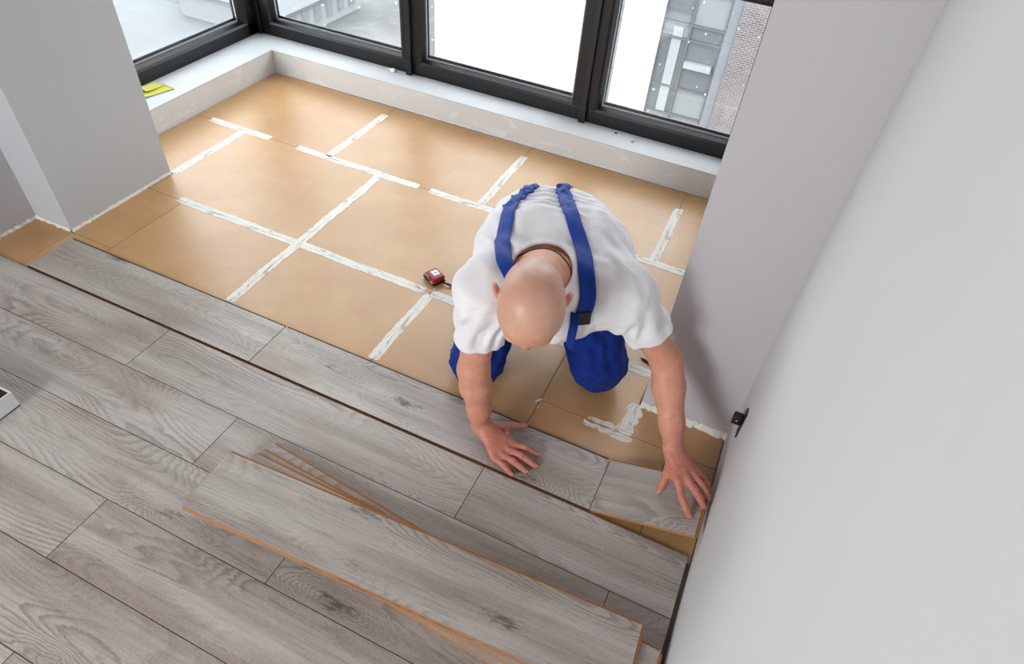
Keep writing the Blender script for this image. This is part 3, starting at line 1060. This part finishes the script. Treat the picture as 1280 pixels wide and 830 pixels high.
def sd_head(p):
    q = (p-EAR)@HAX.T
    I3 = np.eye(3)
    d = sd_ell(q, V(0, 0.008, 0.044), I3, (0.0765, 0.088, 0.086))
    d = smin(d, sd_ell(q, V(0, 0.034, 0.012), I3, (0.066, 0.066, 0.088)), 0.03)
    d = smin(d, sd_ell(q, V(0, -0.038, 0.012), I3, (0.058, 0.044, 0.055)), 0.03)
    d = smin(d, sd_ell(q, V(0, 0.045, -0.065), I3, (0.054, 0.050, 0.052)), 0.03)     # jaw
    d = smin(d, sd_ell(q, V(0, 0.082, -0.098), I3, (0.022, 0.016, 0.016)), 0.02)     # chin
    d = smin(d, sd_ell(q, V(0, 0.090, 0.036), I3, (0.050, 0.012, 0.012)), 0.018)     # brow
    for s in (-1, 1):
        d = smax(d, -sd_ell(q, V(s*0.031, 0.106, 0.010), I3, (0.017, 0.014, 0.012)), 0.012)
        d = smin(d, sd_ell(q, V(s*0.031, 0.086, 0.008), I3, (0.0125, 0.0125, 0.0115)), 0.003)
        d = smin(d, sd_ell(q, V(s*0.042, 0.078, -0.022), I3, (0.022, 0.018, 0.018)), 0.02)
        d = smin(d, np.sqrt(((q-V(s*0.011, 0.108, -0.036))**2).sum(1))-0.0085, 0.008)
        # ear
        er = sd_ell(q, V(s*0.0830, -0.008, 0.004), np.array([[0.93, s*0.35, 0], [-s*0.35, 0.93, 0.2], [0, -0.2, 0.98]]), (0.0075, 0.021, 0.033))
        er = smax(er, -sd_ell(q, V(s*0.0905, -0.002, 0.004), I3, (0.006, 0.011, 0.018)), 0.006)
        d = smin(d, er, 0.007)
    d = smin(d, sd_cone(q, V(0, 0.094, 0.022), V(0, 0.119, -0.028), 0.0085, 0.0125), 0.012)  # nose
    d = smin(d, sd_ell(q, V(0, 0.096, -0.062), I3, (0.024, 0.010, 0.006)), 0.008)
    d = smin(d, sd_ell(q, V(0, 0.094, -0.074), I3, (0.021, 0.010, 0.007)), 0.006)
    # neck
    nk = (C7-EAR)@HAX.T
    d = smin(d, sd_econe(q, V(0, -0.030, -0.030), V(nk[0]*0.8, nk[1]*0.72, nk[2]*0.8), V(1, 0, 0), 0.055, 0.057, 0.060, 0.058), 0.035)
    return d


headf = boxed(sd_head, EAR-0.24, EAR+0.24)


def torso(p, g=0.0):
    d = sd_econe(p, SP0, SP1, LAT, 0.165+g, 0.118+g, 0.160+g, 0.110+g)
    d = smin(d, sd_econe(p, SP1, SP2, LAT, 0.160+g, 0.110+g, 0.172+g, 0.118+g), 0.05)
    d = smin(d, sd_econe(p, SP2, SP3, LAT, 0.172+g, 0.118+g, 0.150+g, 0.108+g), 0.05)
    for sh in (SH_R, SH_L):
        ax = SP3+(sh-SP3)*0.1
        d = smin(d, sd_cone(p, SP3+V(0, 0, 0.02)+(sh-SP3)*0.25, sh, 0.072+g, 0.060+g), 0.05)
        d = smin(d, sd_cone(p, SP2+(sh-SP3)*0.45+V(0, 0, 0.02), sh+(SP3-sh)*0.2, 0.075+g, 0.060+g), 0.05)
    nb = C7+(EAR-C7)*0.30-UPZ*0.03
    d = smin(d, sd_cone(p, C7-UPZ*0.06, nb, 0.060+g, 0.060+g), 0.04)
    return d


torsof = boxed(lambda p: torso(p, 0.0), SP0-0.0+V(-0.25, -0.85, -0.2), SP0+V(0.6, 0.22, 0.35))


def body_sdf(p):
    d = torsof(p)
    d = smin(d, headf(p), 0.03)
    d = smin(d, smin(aR(p), hR(p), 0.010), 0.03)
    d = smin(d, smin(aL(p), hL(p), 0.010), 0.03)
    return d


# sleeves end a little above the elbow
SE_R, SE_L = SH_R+(EL_R-SH_R)*0.58, SH_L+(EL_L-SH_L)*0.52
wr1 = folds(3, 6, 0.11)
wr2 = folds(8, 6, 0.055)
SPAX = nrm(SP0-SP3)


def shirt_disp(p):
    s = (p-SP3)@SPAX
    l = (p-SP3)@LAT
    w = np.exp(-((s-0.27)/0.13)**2)
    back = np.sin(2*np.pi*(s/0.038)+2.2*np.cos(l*11+0.6)+1.3*wr1(p*0.6))*np.exp(-(l/0.13)**2)
    drape = np.sin(2*np.pi*(l+0.35*s)/0.060+1.5*wr1(p*0.5))*np.exp(-((np.abs(l)-0.17)/0.055)**2)*np.exp(-((s-0.02)/0.14)**2)
    out = 0.0038*back*w+0.0045*drape+0.0030*wr1(p)+0.0005*wr2(p)
    for sh, el in ((SH_R, EL_R), (SH_L, EL_L)):
        a = nrm(el-sh)
        t = (p-sh)@a
        r = p-sh-t[:, None]*a
        dr = np.sqrt((r*r).sum(1))
        m_ = np.exp(-((t-0.09)/0.07)**2)*np.exp(-(dr/0.12)**4)
        an = r@LAT
        out = out+0.0040*m_*np.sin(2*np.pi*(t*0.35+an*1.0)/0.044+1.0*wr1(p*0.5))
    return np.clip(out, -0.0055, 0.009)


NECK_C = C7+(EAR-C7)*0.18
NECK_AX = nrm(nrm(EAR-HFW*0.03-C7)+0.35*UPZ)


def loose(p):
    """outside of the loose t-shirt without folds"""
    d = torso(p, 0.010)
    for sh, se, el, sg_ in ((SH_R, SE_R, EL_R, -1), (SH_L, SE_L, EL_L, 1)):
        a = nrm(el-sh)
        d = smin(d, sd_cone(p, SP2+LAT*sg_*0.105+SPAX*0.05, sh+(SP2-sh)*0.22-UPZ*0.012, 0.098, 0.082), 0.06)
        d = smin(d, sd_cone(p, SP1+LAT*sg_*0.07, SP2+LAT*sg_*0.10, 0.105, 0.112), 0.06)
        so = sd_chain(p, [sh-UPZ*0.006, se+a*0.05], [0.067, 0.0685], 0.01)
        cut = (p-se)@a+0.003*np.sin(p@LAT*45)
        d = smin(d, smax(so, cut, 0.003), 0.05)
    return d


def shirt_sdf(p):
    d = loose(p)-shirt_disp(p)
    for sh, se, el in ((SH_R, SE_R, EL_R), (SH_L, SE_L, EL_L)):
        a = nrm(el-sh)
        d = smax(d, -sd_cone(p, se-a*0.035, se+a*0.10, 0.0530, 0.0575), 0.002)
    # neck opening
    q = p-NECK_C
    t = q@NECK_AX
    r = q-t[:, None]*NECK_AX
    x = r@LAT
    y = np.sqrt(np.maximum((r*r).sum(1)-x*x, 0))
    rad = np.sqrt((x/1.08)**2+y**2)
    d = d-0.0022*np.exp(-((rad-0.076)/0.006)**4)*(t > -0.06)
    hole = np.maximum(rad-0.069, -t-0.10)
    d = smax(d, -hole, 0.003)
    return np.maximum(d, (p-SP0)@SPAX-0.02)


leg_f = folds(21, 6, 0.10)
leg_f2 = folds(22, 6, 0.045)


def trouser_sdf(p):
    d = sd_econe(p, SP0-UPZ*0.005, SP0+(SP1-SP0)*1.0, LAT, 0.182, 0.135, 0.176, 0.128)
    d = smax(d, -((p-(SP0+(SP1-SP0)*0.74))@(-SPAX))*-1.0, 0.004)
    disp = 0
    for hipj, kn, an in ((HIP_R, KN_R, AN_R), (HIP_L, KN_L, AN_L)):
        big = 1.0 if hipj is HIP_L else 0.92
        mid = hipj+(kn-hipj)*0.55
        e = sd_chain(p, [hipj, mid, kn], [0.112, 0.104*big, 0.092*big], 0.03)
        e = smin(e, sd_chain(p, [kn, kn+(an-kn)*0.4, an], [0.086*big, 0.078, 0.066], 0.02), 0.025)
        d = smin(d, e, 0.035)
        ax = nrm(kn-hipj)
        t = (p-hipj)@ax
        r = p-hipj-t[:, None]*ax
        x, y = r@LAT, r@np.cross(ax, LAT)
        phi = np.arctan2(y, x)
        near = np.exp(-(np.sqrt((r*r).sum(1))/0.15)**4)*np.exp(-((t-0.26)/0.2)**4)
        disp = disp+near*0.0070*np.sin(9*phi+t*14+1.5*leg_f(p*0.7))
        kd = np.sqrt(((p-kn)**2).sum(1))
        disp = disp+0.003*np.exp(-(kd/0.12)**2)*np.sin(2*np.pi*((p-kn)@ax)/0.042+1.6*leg_f(p))
    d = d-disp-0.003*leg_f(p)-0.0014*leg_f2(p)
    d = smax(d, -(p[:, 2]+0.0078), 0.006)
    return d


def snap(f, p, off, n=8):
    p = np.array(p, float)
    for _ in range(n):
        d = f(p)
        e = 1e-3
        g_ = np.stack([f(p+np.eye(3)[i]*e)-d for i in range(3)], 1)/e
        g_ /= np.maximum(np.linalg.norm(g_, axis=1), 1e-6)[:, None]
        p = p-g_*(d-off)[:, None]
    return p, g_


def hull_sdf(p):
    """the shirt without its openings, for laying straps on it"""
    return loose(p)-shirt_disp(p)*0.8
#SDFEND
# ------------------------------------------------------------------ build the worker
ORG = V(-0.40, 1.45, -0.008)
person = empty('person', tuple(ORG))
tag(person, 'kneeling bald worker in white t-shirt and blue bib overalls pressing planks down', 'person')

pos, quads = mesh_sdf(body_sdf, (-0.80, 0.92, -0.02), (0.24, 1.95, 0.86), 0.0028)
bme = np_mesh('body', pos, quads, ORG)
body = link('body', bme, M['skin'], person)
dh = np.minimum(np.linalg.norm(pos-V(-0.38, 1.08, 0.02), axis=1), np.linalg.norm(pos-V(0.13, 1.14, 0.11), axis=1))
red = 0.9*np.clip((0.27-dh)/0.2, 0, 1)
red = np.maximum(red, 0.30)
hl = (pos-EAR)@HAX.T
inhead = np.clip((0.17-np.linalg.norm(hl-V(0, 0, 0.03), axis=1))/0.03, 0, 1)
earm = np.exp(-((np.abs(hl[:, 0])-0.085)/0.012)**2)*np.exp(-((hl[:, 2]-0.004)/0.04)**4)*np.exp(-((hl[:, 1]+0.008)/0.03)**4)
nose = np.exp(-(np.linalg.norm(hl-V(0, 0.118, -0.028), axis=1)/0.02)**2)
red = red*(1-inhead)+inhead*np.maximum(0.05, np.maximum(0.8*earm, 0.8*nose))
nape = np.exp(-(np.linalg.norm(pos-C7, axis=1)/0.075)**2)
red = np.maximum(red, 0.75*nape)
scalp = inhead*np.clip((hl[:, 2]+0.35*(-hl[:, 1])-0.0)/0.03, 0, 1)*np.clip((0.075-hl[:, 1])/0.03, 0, 1)*(1-earm)
ax_ = np.abs(hl[:, 0])
brow = np.exp(-(((hl[:, 2]-0.030-0.10*np.minimum(ax_-0.012, 0.025))/0.0045)**4))*np.clip((ax_-0.010)/0.004, 0, 1)*np.clip((0.052-ax_)/0.006, 0, 1)*(hl[:, 1] > 0.06)
lips = np.exp(-((hl[:, 2]+0.068)/0.010)**4)*np.exp(-(hl[:, 0]/0.022)**4)*(hl[:, 1] > 0.085)
red = np.maximum(red, 0.8*lips)
for nm, arr in (('redness', red), ('scalp', scalp), ('brow', brow)):
    at = bme.attributes.new(nm, 'FLOAT', 'POINT')
    at.data.foreach_set('value', arr.astype(np.float32))

# fingernails lie on the last joints
i_n = 0
for hd in (HAND_R, HAND_L):
    for ch, r in hd['fingers']+[hd['thumb']]:
        a = nrm(ch[3]-ch[2])
        upn = nrm(UPZ-a*(UPZ@a))
        if hd is HAND_R and ch is hd['thumb'][0]:
            upn = nrm(UPZ*0.8-nrm(np.cross(a, UPZ))*0.5)
            upn = nrm(upn-a*(upn@a))
        sd = np.cross(a, upn)
        c = ch[3]+a*r[3]*0.25+upn*(r[3]*0.80)
        vs, fs = [], []
        nu, nv = 6, 6
        for iu in range(nu+1):
            for iv in range(nv+1):
                u, v = iu/nu*2-1, iv/nv*2-1
                w = r[3]*0.62*(1-0.18*abs(u)**3)
                ll = r[3]*0.72
                q = c+sd*v*w+a*u*ll*(1-0.22*v*v)+upn*(0.0016-0.0030*v*v-0.0012*u*u-(0.001 if u > 0.5 else 0))
                vs.append(q-ORG)
        for iu in range(nu):
            for iv in range(nv):
                k = iu*(nv+1)+iv
                fs.append((k, k+1, k+nv+2, k+nv+1))
        no = link('fingernail', pymesh('fingernail', vs, fs, True), M['nail'], body)
        md = no.modifiers.new('thick', 'SOLIDIFY')
        md.thickness = 0.0008
        i_n += 1

pos, quads = mesh_sdf(shirt_sdf, (-0.80, 0.98, 0.20), (0.12, 1.80, 0.82), 0.0033)
shirt = link('t_shirt', np_mesh('t_shirt', pos, quads, ORG), M['shirt'], person)
shirt['label'] = 'white cotton t-shirt with short sleeves'
pos, quads = mesh_sdf(trouser_sdf, (-0.90, 1.20, -0.03), (-0.04, 2.05, 0.60), 0.0048)
overalls = link('bib_overalls', np_mesh('bib_overalls', pos, quads, ORG), M['blue'], person)
overalls['label'] = 'blue cotton work overalls'


def catmull(P, n):
    P = np.array(P, float)
    P = np.vstack([2*P[0]-P[1], P, 2*P[-1]-P[-2]])
    out = []
    for i in range(1, len(P)-2):
        for t in np.linspace(0, 1, n, endpoint=False):
            a, b, c, d = P[i-1], P[i], P[i+1], P[i+2]
            out.append(0.5*((2*b)+(c-a)*t+(2*a-5*b+4*c-d)*t*t+(3*b-a-3*c+d)*t**3))
    out.append(P[-2])
    return np.array(out)


def ribbon(name, pts, width, thick, f, off, mat, parent, ruffle=0.0, rng=(0, 0), nseg=10, free=None):
    c = catmull(pts, nseg)
    if f is not None:
        c, g_ = snap(f, c, off)
    else:
        g_ = np.tile(free, (len(c), 1))
    vs, fs = [], []
    n = len(c)
    NV = 6
    for i in range(n):
        tg = nrm(c[min(i+1, n-1)]-c[max(i-1, 0)])
        nn = nrm(g_[i]-tg*(g_[i]@tg))
        sd = np.cross(tg, nn)
        s = i/(n-1)
        rf = ruffle if rng[0] <= s <= rng[1] else 0.0
        w = width*(1+(0.16*math.sin(i*1.9) if rf else 0))
        row_ = []
        for j in range(NV+1):
            v = j/NV*2-1
            q = c[i]+sd*v*w/2
            if f is not None:
                dq = f(q[None])[0]
                q = q-nn*(dq-off)*0.85
            if rf:
                q = q+nn*rf*(0.6+math.sin(i*2.1+2.5*math.sin(v*1.7+i)))
            row_.append((q, nn))
        for q, nn_ in row_:
            vs.append(q-ORG)
        for q, nn_ in row_:
            vs.append(q+nn_*thick-ORG)
    S = 2*(NV+1)
    for i in range(n-1):
        for j in range(NV):
            a = i*S+j
            fs.append((a, a+1, a+S+1, a+S))
            b = a+NV+1
            fs.append((b+1, b, b+S, b+S+1))
        a = i*S
        fs.append((a, a+S, a+S+NV+1, a+NV+1))
        a = i*S+NV
        fs.append((a+S, a, a+NV+1, a+S+NV+1))
    for i in (0, n-1):
        fs.append(tuple(i*S+j for j in range(NV+1))+tuple(i*S+NV+1+j for j in range(NV, -1, -1)))
    me = pymesh(name, vs, fs, True)
    bm = bmesh.new()
    bm.from_mesh(me)
    bmesh.ops.recalc_face_normals(bm, faces=bm.faces[:])
    bm.to_mesh(me)
    bm.free()
    return link(name, me, mat, parent)


ST1 = [(-0.590, 1.640, 0.52), (-0.585, 1.560, 0.600), (-0.5776, 1.4553, 0.6246), (-0.5525, 1.34, 0.6408), (-0.5246, 1.2558, 0.6396), (-0.4841, 1.1735, 0.6469), (-0.4388, 1.1305, 0.6277), (-0.42, 1.10, 0.57), (-0.40, 1.10, 0.48)]
ST2 = [(-0.505, 1.680, 0.52), (-0.500, 1.640, 0.585), (-0.4642, 1.5488, 0.6152), (-0.3944, 1.4174, 0.6502), (-0.3429, 1.3465, 0.6361), (-0.2985, 1.2631, 0.6327), (-0.272, 1.22, 0.6051), (-0.2655, 1.2018, 0.5794), (-0.270, 1.190, 0.545)]
s1 = ribbon('strap', ST1, 0.040, 0.003, hull_sdf, 0.004, M['strap'], person, 0.0045, (0.0, 0.30))
s2 = ribbon('strap', ST2, 0.040, 0.003, hull_sdf, 0.004, M['strap'], person, 0.0045, (0.0, 0.32))
# plastic buckle at the end of the strap, its loose tail and the bib below
BK = V(-0.272, 1.186, 0.545)
bk_, bn_ = snap(hull_sdf, BK[None], 0.006)
bk_, bn_ = bk_[0], bn_[0]
bt = nrm(V(0, 0, -1)-bn_*(-bn_[2]))
bs = np.cross(bt, bn_)
Rm = Matrix((tuple(bs), tuple(bt), tuple(bn_))).transposed()
bme2 = box_mesh('buckle', (-0.024, -0.017, 0.0), (0.024, 0.020, 0.008), 0.003)
bo = link('buckle', bme2, M['black'], s2, tuple(bk_-ORG))
bo.rotation_euler = Rm.to_euler()
tail = [bk_+bn_*0.006+bs*0.02-bt*0.02, bk_+bn_*0.014+bs*0.022+bt*0.01, bk_+bn_*0.014+bs*0.022+V(0, 0, -0.05), bk_+bn_*0.010+bs*0.020+V(0, 0, -0.10)]
ribbon('strap_tail', tail, 0.026, 0.002, None, 0, M['blue'], s2, free=nrm(bn_*0.5+bs*0.9))
# bib panel on the chest
vs, fs = [], []
NU, NVV = 14, 10
bibdn = nrm(SP1-SP3)
for iu in range(NU+1):
    for iv in range(NVV+1):
        u, v = iu/NU, iv/NVV*2-1
        vs.append(SP3+(SP0-SP3)*(0.02+0.9*u)+LAT*v*(0.105+0.05*u)-UPZ*0.16)
pv, pn = snap(hull_sdf, np.array(vs), 0.005)
for iu in range(NU):
    for iv in range(NVV):
        k = iu*(NVV+1)+iv
        fs.append((k, k+1, k+NVV+2, k+NVV+1))
bib = link('bib', pymesh('bib', pv-ORG, fs, True), M['blue'], overalls)
md = bib.modifiers.new('thick', 'SOLIDIFY')
md.thickness = 0.003

# cord around the neck
def neck_sdf(p):
    return smin(torsof(p), headf(p), 0.03)


cc = []
u1 = nrm(LAT-NECK_AX*(LAT@NECK_AX))
u2 = np.cross(NECK_AX, u1)
for i in range(40):
    a = 2*math.pi*i/40
    cc.append(NECK_C+NECK_AX*0.012+u1*math.cos(a)*0.07+u2*math.sin(a)*0.07)
cc, _ = snap(neck_sdf, np.array(cc), 0.0014)
cc = np.vstack([cc, cc[:1]])
link('neck_cord', tube_mesh('neck_cord', [Vector(q-ORG) for q in cc], 0.0016, 6), M['black'], person)

# shoes
def shoe_sdf(p, an):
    bk = nrm(V(-0.4, 0.916, 0))
    to = an+bk*0.16+V(0, 0, -0.005)
    d = sd_cone(p, an+bk*0.01, an+bk*0.09, 0.046, 0.044)
    d = smin(d, sd_cone(p, an+bk*0.09, to, 0.043, 0.034), 0.02)
    return smax(d, -(p[:, 2]+0.0078), 0.004)


for an in (AN_R, AN_L):
    pos, quads = mesh_sdf(lambda p: shoe_sdf(p, an), an-0.12, an+V(0.12, 0.3, 0.12), 0.006)
    link('shoe', np_mesh('shoe', pos, quads, ORG), M['shoe'], person)
# ------------------------------------------------------------------ small things
# tape measure lying on its side
tm = empty('tape_measure', (-0.982, 1.692, UZ1), math.radians(-27.5))
tag(tm, 'red tape measure with white label and black strap on brown underlay', 'tape measure')
link('case', box_mesh('case', (-0.032, -0.027, 0.004), (0.032, 0.027, 0.034), 0.007, 3), M['red'], tm)
link('bumper', box_mesh('bumper', (-0.0335, -0.0285, 0.0), (0.0335, 0.0285, 0.014), 0.005, 2), M['black'], tm)
lb = link('label_plate', box_mesh('label_plate', (-0.018, -0.010, 0.0335), (0.013, 0.017, 0.0348), 0.0006, 1), M['white'], tm)
link('print_mark', box_mesh('print_mark', (-0.006, 0.001, 0.0348), (0.002, 0.006, 0.0350)), M['black'], lb)
link('front_plate', box_mesh('front_plate', (-0.031, -0.0292, 0.014), (0.000, -0.0265, 0.031), 0.001, 1), M['steel'], tm)
link('tape_mouth', box_mesh('tape_mouth', (-0.036, -0.031, 0.004), (-0.014, -0.024, 0.019), 0.003, 2), M['black'], tm)
link('print_mark', box_mesh('print_mark', (0.008, -0.0290, 0.012), (0.026, -0.0284, 0.016)), M['white'], tm)
stp = [(0.031, 0.010, 0.016), (0.050, 0.016, 0.013), (0.066, 0.030, 0.008), (0.085, 0.045, 0.006), (0.110, 0.052, 0.005), (0.135, 0.050, 0.005), (0.150, 0.040, 0.005), (0.140, 0.030, 0.005), (0.110, 0.036, 0.005), (0.07, 0.026, 0.007), (0.032, 0.006, 0.014)]
link('wrist_strap', tube_mesh('wrist_strap', stp, 0.0032, 8), M['black'], tm)


def flake(name, loc, r, mat, label, cat, seed, stretch=(1, 1), group=None):
    rs = random.Random(seed)
    n = 9
    vs = []
    for z in (0, 0.0012):
        for i in range(n):
            a = 2*math.pi*i/n
            q = r*rs.uniform(0.6, 1.1)
            vs.append((q*math.cos(a)*stretch[0], q*math.sin(a)*stretch[1], z+0.002*math.sin(a)*(z > 0)))
    fs = [tuple(range(n-1, -1, -1)), tuple(range(n, 2*n))]+[(i, (i+1) % n, n+(i+1) % n, n+i) for i in range(n)]
    o = link(name, pymesh(name, vs, fs), mat, None, loc, rs.uniform(0, 3))
    tag(o, label, cat, group)
    return o


flake('filler_crumb', (-0.955, 1.640, UZ1), 0.009, M['caulk'], 'white crumb of filler beside the red tape measure', 'debris', 3, (1.3, 0.5))
flake('filler_crumb', (-0.385, 1.325, UZ1), 0.010, M['caulk'], 'white filler crumb on the seam between hand and knee', 'debris', 5, (1.5, 0.5))
flake('filler_crumb', (-0.012, 1.318, UZ1), 0.007, M['caulk'], 'tiny white filler crumb beside the taped corner and wrist', 'debris', 8, (1.4, 0.4))
flake('filler_crumb', (-0.375, 1.300, UZ1), 0.008, M['caulk'], 'small white crumb on underlay near the thumb', 'debris', 9, (1.5, 0.4))

# short dark pencil behind the elbow
pe = link('carpenter_pencil', tube_mesh('carpenter_pencil', [(0, 0, 0.004), (0.006, 0, 0.004), (0.012, 0, 0.004), (0.10, 0, 0.004), (0.102, 0, 0.004)], [0.0008, 0.0025, 0.0038, 0.0038, 0.003], 6), M['pencil'], None, (-0.138, 1.675, UZ1), math.radians(-18))
tag(pe, 'short dark pencil lying on underlay behind the worker elbow', 'pencil')

# open white carton at the edge of the laid floor
bx = empty('open_box', (-1.96, 0.36, 0.0))
tag(bx, 'low white open carton with dark inside on laid planks', 'box')
X0, X1_, YA, YB, BH, TK = -2.15, -1.779, 0.17, 0.557, 0.062, 0.005


def bpart(name, lo, hi, mat):
    return box(name, lo, hi, mat, bx)


bpart('bottom', (X0, YA, 0.0), (X1_, YB, 0.004), M['cartonin'])
bpart('side', (X1_-TK, YA, 0.004), (X1_, YB, BH), M['carton'])
bpart('side', (X0, YA, 0.004), (X0+TK, YB, BH), M['carton'])
bpart('side', (X0+TK, YB-TK, 0.004), (X1_-TK, YB, BH), M['carton'])
bpart('side', (X0+TK, YA, 0.004), (X1_-TK, YA+TK, BH), M['carton'])
bpart('inner_sheet', (X1_-TK-0.002, YA+TK, 0.004), (X1_-TK, YB-TK, BH-0.003), M['cartonin'])  # thin dark sheets over two of the inner walls
bpart('inner_sheet', (X0+TK, YB-TK-0.002, 0.004), (X1_-TK-0.002, YB-TK, BH-0.003), M['cartonin'])
bpart('finger_hole', (X1_, 0.462, 0.008), (X1_+0.0006, 0.492, 0.026), M['black'])

# folded yellow cloth on the side ledge
vs, fs = [], []


def cloth_sheet(corners, z, bow, seed):
    rs = random.Random(seed)
    n = 8
    base = len(vs)
    c = [Vector(q) for q in corners]
    for lay in (0, 1):
        for i in range(n+1):
            for j in range(n+1):
                u, v = i/n, j/n
                q = c[0]*(1-u)*(1-v)+c[1]*u*(1-v)+c[2]*u*v+c[3]*(1-u)*v
                zz = z+bow*math.sin(math.pi*u)*0.6+bow*(1-v)**3+0.0012*math.sin(9*u+5*v+seed)+lay*0.0035
                vs.append((q.x, q.y, zz))
    S = (n+1)**2
    for i in range(n):
        for j in range(n):
            k = base+i*(n+1)+j
            fs.append((k, k+n+1, k+n+2, k+1))
            fs.append((S+k+1, S+k+n+2, S+k+n+1, S+k))
    for i in range(n):
        for a, b in ((base+i*(n+1), base+(i+1)*(n+1)), (base+(i+1)*(n+1)+n, base+i*(n+1)+n), (base+i+1, base+i), (base+n*(n+1)+i, base+n*(n+1)+i+1)):
            fs.append((a, b, S+b, S+a))


cloth_sheet([(-2.895, 2.055), (-2.790, 2.062), (-2.752, 2.205), (-2.838, 2.215)], 0.000, 0.004, 1)
cloth_sheet([(-2.880, 2.085), (-2.812, 2.090), (-2.808, 2.195), (-2.868, 2.200)], 0.007, 0.010, 2)
cy = link('folded_cloth', pymesh('folded_cloth', [(a+2.82, b-2.13, c+0.001) for a, b, c in vs], fs, True), M['yellow'], None, (-2.82, 2.13, LED_Z))
tag(cy, 'folded yellow green cloth lying on the side window ledge', 'cloth')

# small things on the front sill
cl = empty('plastic_clip', (-1.985, 2.985, LED_Z))
tag(cl, 'small white plastic clip on the sill beside the mullion', 'clip')
link('block', box_mesh('block', (0.0, -0.010, 0.0), (0.026, 0.010, 0.016), 0.003), M['white'], cl)
link('pin', tube_mesh('pin', [(-0.018, 0, 0.007), (-0.004, 0, 0.007), (0.002, 0, 0.007)], 0.0045, 10), M['white'], cl)
link('pin_head', tube_mesh('pin_head', [(-0.023, 0, 0.007), (-0.018, 0, 0.007)], 0.0070, 10), M['white'], cl)
hole = link('screw_hole', tube_mesh('screw_hole', [(0, 0, 0), (0, 0, 0.0008)], 0.0085, 14), M['lip'], led, Vector((-0.683, 2.985, LED_Z))-Vector(led.location))
sc = empty('loose_screw', (-0.585, 2.935, LED_Z), math.radians(70))
tag(sc, 'tiny loose screw lying on the sill near the wall return', 'screw')
link('head', tube_mesh('head', [(0, 0, 0.005), (0.003, 0, 0.005), (0.006, 0, 0.004)], [0.005, 0.005, 0.002], 10), M['steel'], sc)
link('shank', tube_mesh('shank', [(0.005, 0, 0.004), (0.03, 0, 0.002), (0.034, 0, 0.001)], [0.002, 0.002, 0.0005], 8), M['steel'], sc)

# black catch screwed to the white wall near the corner
hk = empty('door_catch', (WALL_X, 1.315, 0.21))
tag(hk, 'small black metal catch screwed to the white wall by the corner', 'catch')
box('plate', (WALL_X-0.004, 1.292, 0.205), (WALL_X, 1.322, 0.305), M['black'], hk, 0.001)
ct = box('catch_block', (WALL_X-0.030, 1.302, 0.243), (WALL_X-0.004, 1.324, 0.277), M['black'], hk, 0.004)
hs = link('screw_head', tube_mesh('screw_head', [(0, 0, 0), (0, -0.001, 0)], 0.0035, 10), M['steel'], ct, Vector((WALL_X-0.017, 1.3021, 0.260))-world_loc(ct))

# ------------------------------------------------------------------ outside
gnd = box('ground', (-190, -30, -18.3), (120, 220, -18.0), M['ground'])
tag(gnd, 'slushy grey street far below the windows', 'ground', kind='structure')
yard = box('snow_field', (-120, 5, -18.0), (-39.9, 39.5, -17.95), M['snow'])
tag(yard, 'trodden pale snow covering the yard below the side window', 'snow', kind='structure')

fb = empty('facade_building', (-8.0, 28.0, -18.0))
tag(fb, 'building across the street with white panels, glazing and brown brick', 'building')
ZB, ZT = -18.0, -2.0
box('wall_core', (-16.9, 28.3, ZB), (14.0, 42.0, ZT), M['bgrey'], fb)
box('white_panel', (-16.02, 28.0, ZB), (-7.65, 28.3, ZT), M['bwhite'], fb)
box('white_pier', (-7.02, 27.8, ZB), (-5.38, 28.3, ZT), M['bwhite'], fb)
box('grey_pier', (-16.9, 28.1, ZB), (-16.02, 28.3, ZT), M['bgrey'], fb)
box('corner_pier', (-2.83, 28.0, ZB), (-2.42, 28.3, ZT), M['bgrey'], fb)
box('brick_wall', (-2.42, 27.9, ZB), (14.0, 28.3, ZT), M['brick'], fb)
box('roof', (-17.0, 27.9, ZT), (14.1, 42.1, ZT+0.3), M['bsnow'], fb)
zs = [-18.0, -16.8, -15.4, -14.2, -13.2, -11.2, -10.02, -8.02, -7.44, -6.2, -5.0, -4.4, -2.0]
rs = random.Random(3)
for a, b in ((-5.38, -4.22), (-4.22, -2.83)):
    for i, (z0, z1) in enumerate(zip(zs[:-1], zs[1:])):
        pm = M['bpane1'] if (i in (6, 7) and a > -5) or rs.random() < 0.35 else M['bpane2']
        box('pane', (a, 28.16, z0), (b, 28.30, z1), pm, fb)
box('blind', (-4.9, 28.10, -11.2), (-4.5, 28.16, -7.6), M['bsnow'], fb)
box('balcony_slab', (-4.15, 27.95, -9.1), (-3.0, 28.16, -8.85), M['bsnow'], fb)
for x in (-5.38, -4.22, -2.85):
    box('mullion', (x-0.04, 28.04, ZB), (x+0.04, 28.16, ZT), M['bmull'], fb)
for z in zs[1:-1]:
    box('crossbar', (-5.34, 28.05, z-0.04), (-2.89, 28.16, z+0.04), M['bmull'], fb)
for i, (z0, z1) in enumerate(zip(zs[:-1], zs[1:])):
    box('pane', (-7.65, 28.2, z0), (-7.02, 28.3, z1), M['bpane2'], fb)
    box('crossbar', (-7.65, 28.12, z0), (-7.02, 28.2, z0+0.12), M['bgrey'], fb)

lb_ = empty('low_building', (-39.0, 42.5, -18.0))
tag(lb_, 'low pale building with small windows seen far below', 'building')
box('wall', (-44.0, 38.0, -18.0), (-34.2, 47.5, -16.1), M['bsnow'], lb_)
box('roof', (-44.3, 37.7, -16.1), (-33.9, 47.8, -15.95), M['snow'], lb_)
for i in range(6):
    y = 38.6+i*1.45
    w = box('window', (-34.2, y, -17.5), (-34.12, y+0.8, -16.4), M['bsnow'], lb_)
    box('pane', (-34.12, y+0.08, -17.42), (-34.08, y+0.72, -16.48), M['bpane2'], w)
